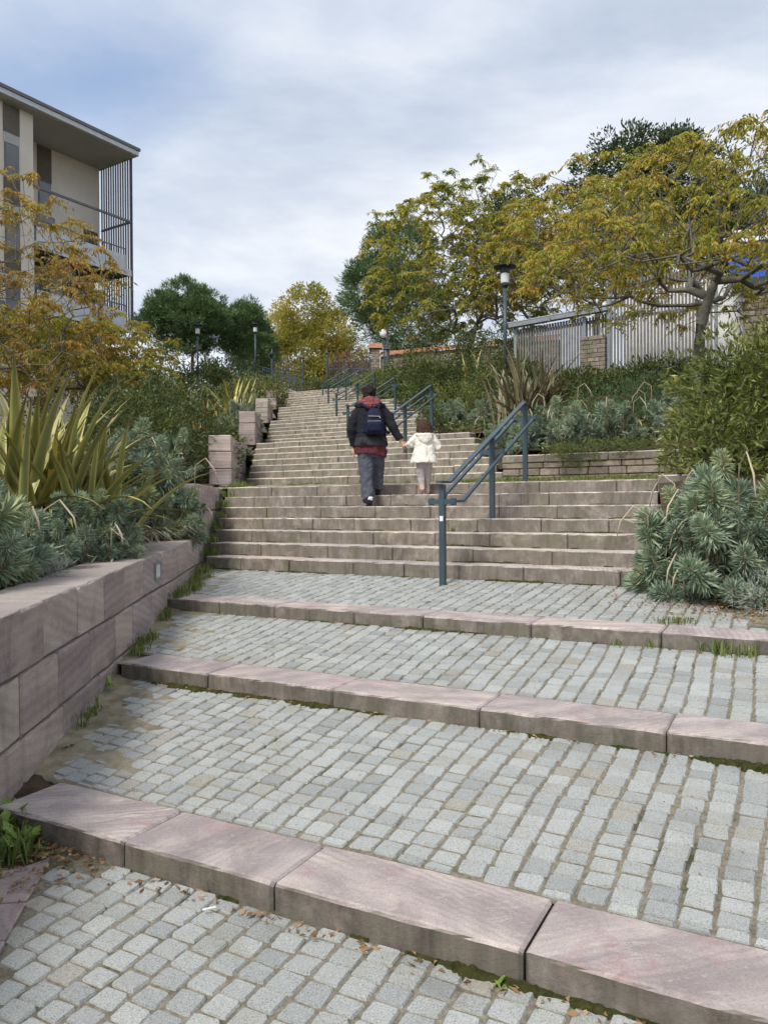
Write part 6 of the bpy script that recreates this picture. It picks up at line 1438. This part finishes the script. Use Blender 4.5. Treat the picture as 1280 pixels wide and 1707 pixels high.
limb(b, [s1 + Vector((0.04, 0, 0)), s1, s1.lerp(e1, .5) + Vector((-0.005, 0, 0.008)), e1, e1.lerp(w1_, .6), w1_ + Vector((0.01, 0, 0))], [0.05, 0.054, 0.05, 0.048, 0.042, 0.038]); limb(b, [s2 - Vector((0.04, 0, 0)), s2, s2.lerp(e2, .5) + Vector((0.008, 0, 0)), e2, e2.lerp(w2_, .6), w2_], [0.05, 0.054, 0.05, 0.048, 0.042, 0.036])
ct = fuse('coat', [b], 0.008, 1, MT['white_coat'], gl, (0.07, 0.03))
b = Bag(); b.ell((gx + 0.008, gy - 0.075, 0.878), (0.098, 0.052, 0.070)); b.ell((gx + 0.012, gy - 0.088, 0.84), (0.055, 0.040, 0.048))
pts = [Vector((gx + 0.098 * math.cos(a), gy - 0.02 + 0.085 * math.sin(a), 0.925 + 0.012 * math.sin(a))) for a in np.linspace(math.pi * 0.95, math.pi * 2.05, 14)]; b.tube(pts, 0.027, 8); fuse('hood', [b], 0.008, 2, MT['white_coat'], ct)
b = Bag(); b.bar((gx, gy - 0.098, 0.80), (gx, gy - 0.152, 0.565), 0.012, 0.010); b.make('pleat', MT['white_coat'], ct)
b = Bag(); limb(b, [(gx - 0.045, gy, 0.60), (gx - 0.045, gy + 0.005, 0.45), (gx - 0.042, gy + 0.01, 0.36), GL + Vector((0, -0.005, 0.10))], [0.066, 0.060, 0.048, 0.038]); limb(b, [(gx + 0.045, gy, 0.60), (gx + 0.043, gy + 0.05, 0.45), (gx + 0.04, gy + 0.07, 0.36), GR + Vector((0, -0.005, 0.08))], [0.066, 0.058, 0.046, 0.038]); fuse('leggings', [b], 0.007, 1, MT['legging'], gl, (0.05, 0.015))
b = Bag(); limb(b, [GL + Vector((0, 0.0, 0.125)), GL + Vector((0, -0.01, 0.06)), GL + Vector((0, -0.005, 0.02))], [0.040, 0.038, 0.036]); limb(b, [GL + Vector((0, -0.06, 0.05)), GL + Vector((0, 0.02, 0.02)), GL + Vector((0, 0.085, -0.012))], [0.034, 0.036, 0.024]); fuse('boot', [b], 0.007, 2, MT['boot'], gl)
b = Bag(); limb(b, [GR + Vector((0, -0.01, 0.12)), GR + Vector((0, -0.01, 0.04))], [0.040, 0.038]); limb(b, [GR + Vector((0, -0.045, 0.032)), GR + Vector((0, 0.03, 0.03)), GR + Vector((0, 0.095, 0.022))], [0.032, 0.034, 0.022]); fuse('boot', [b], 0.007, 2, MT['boot'], gl)
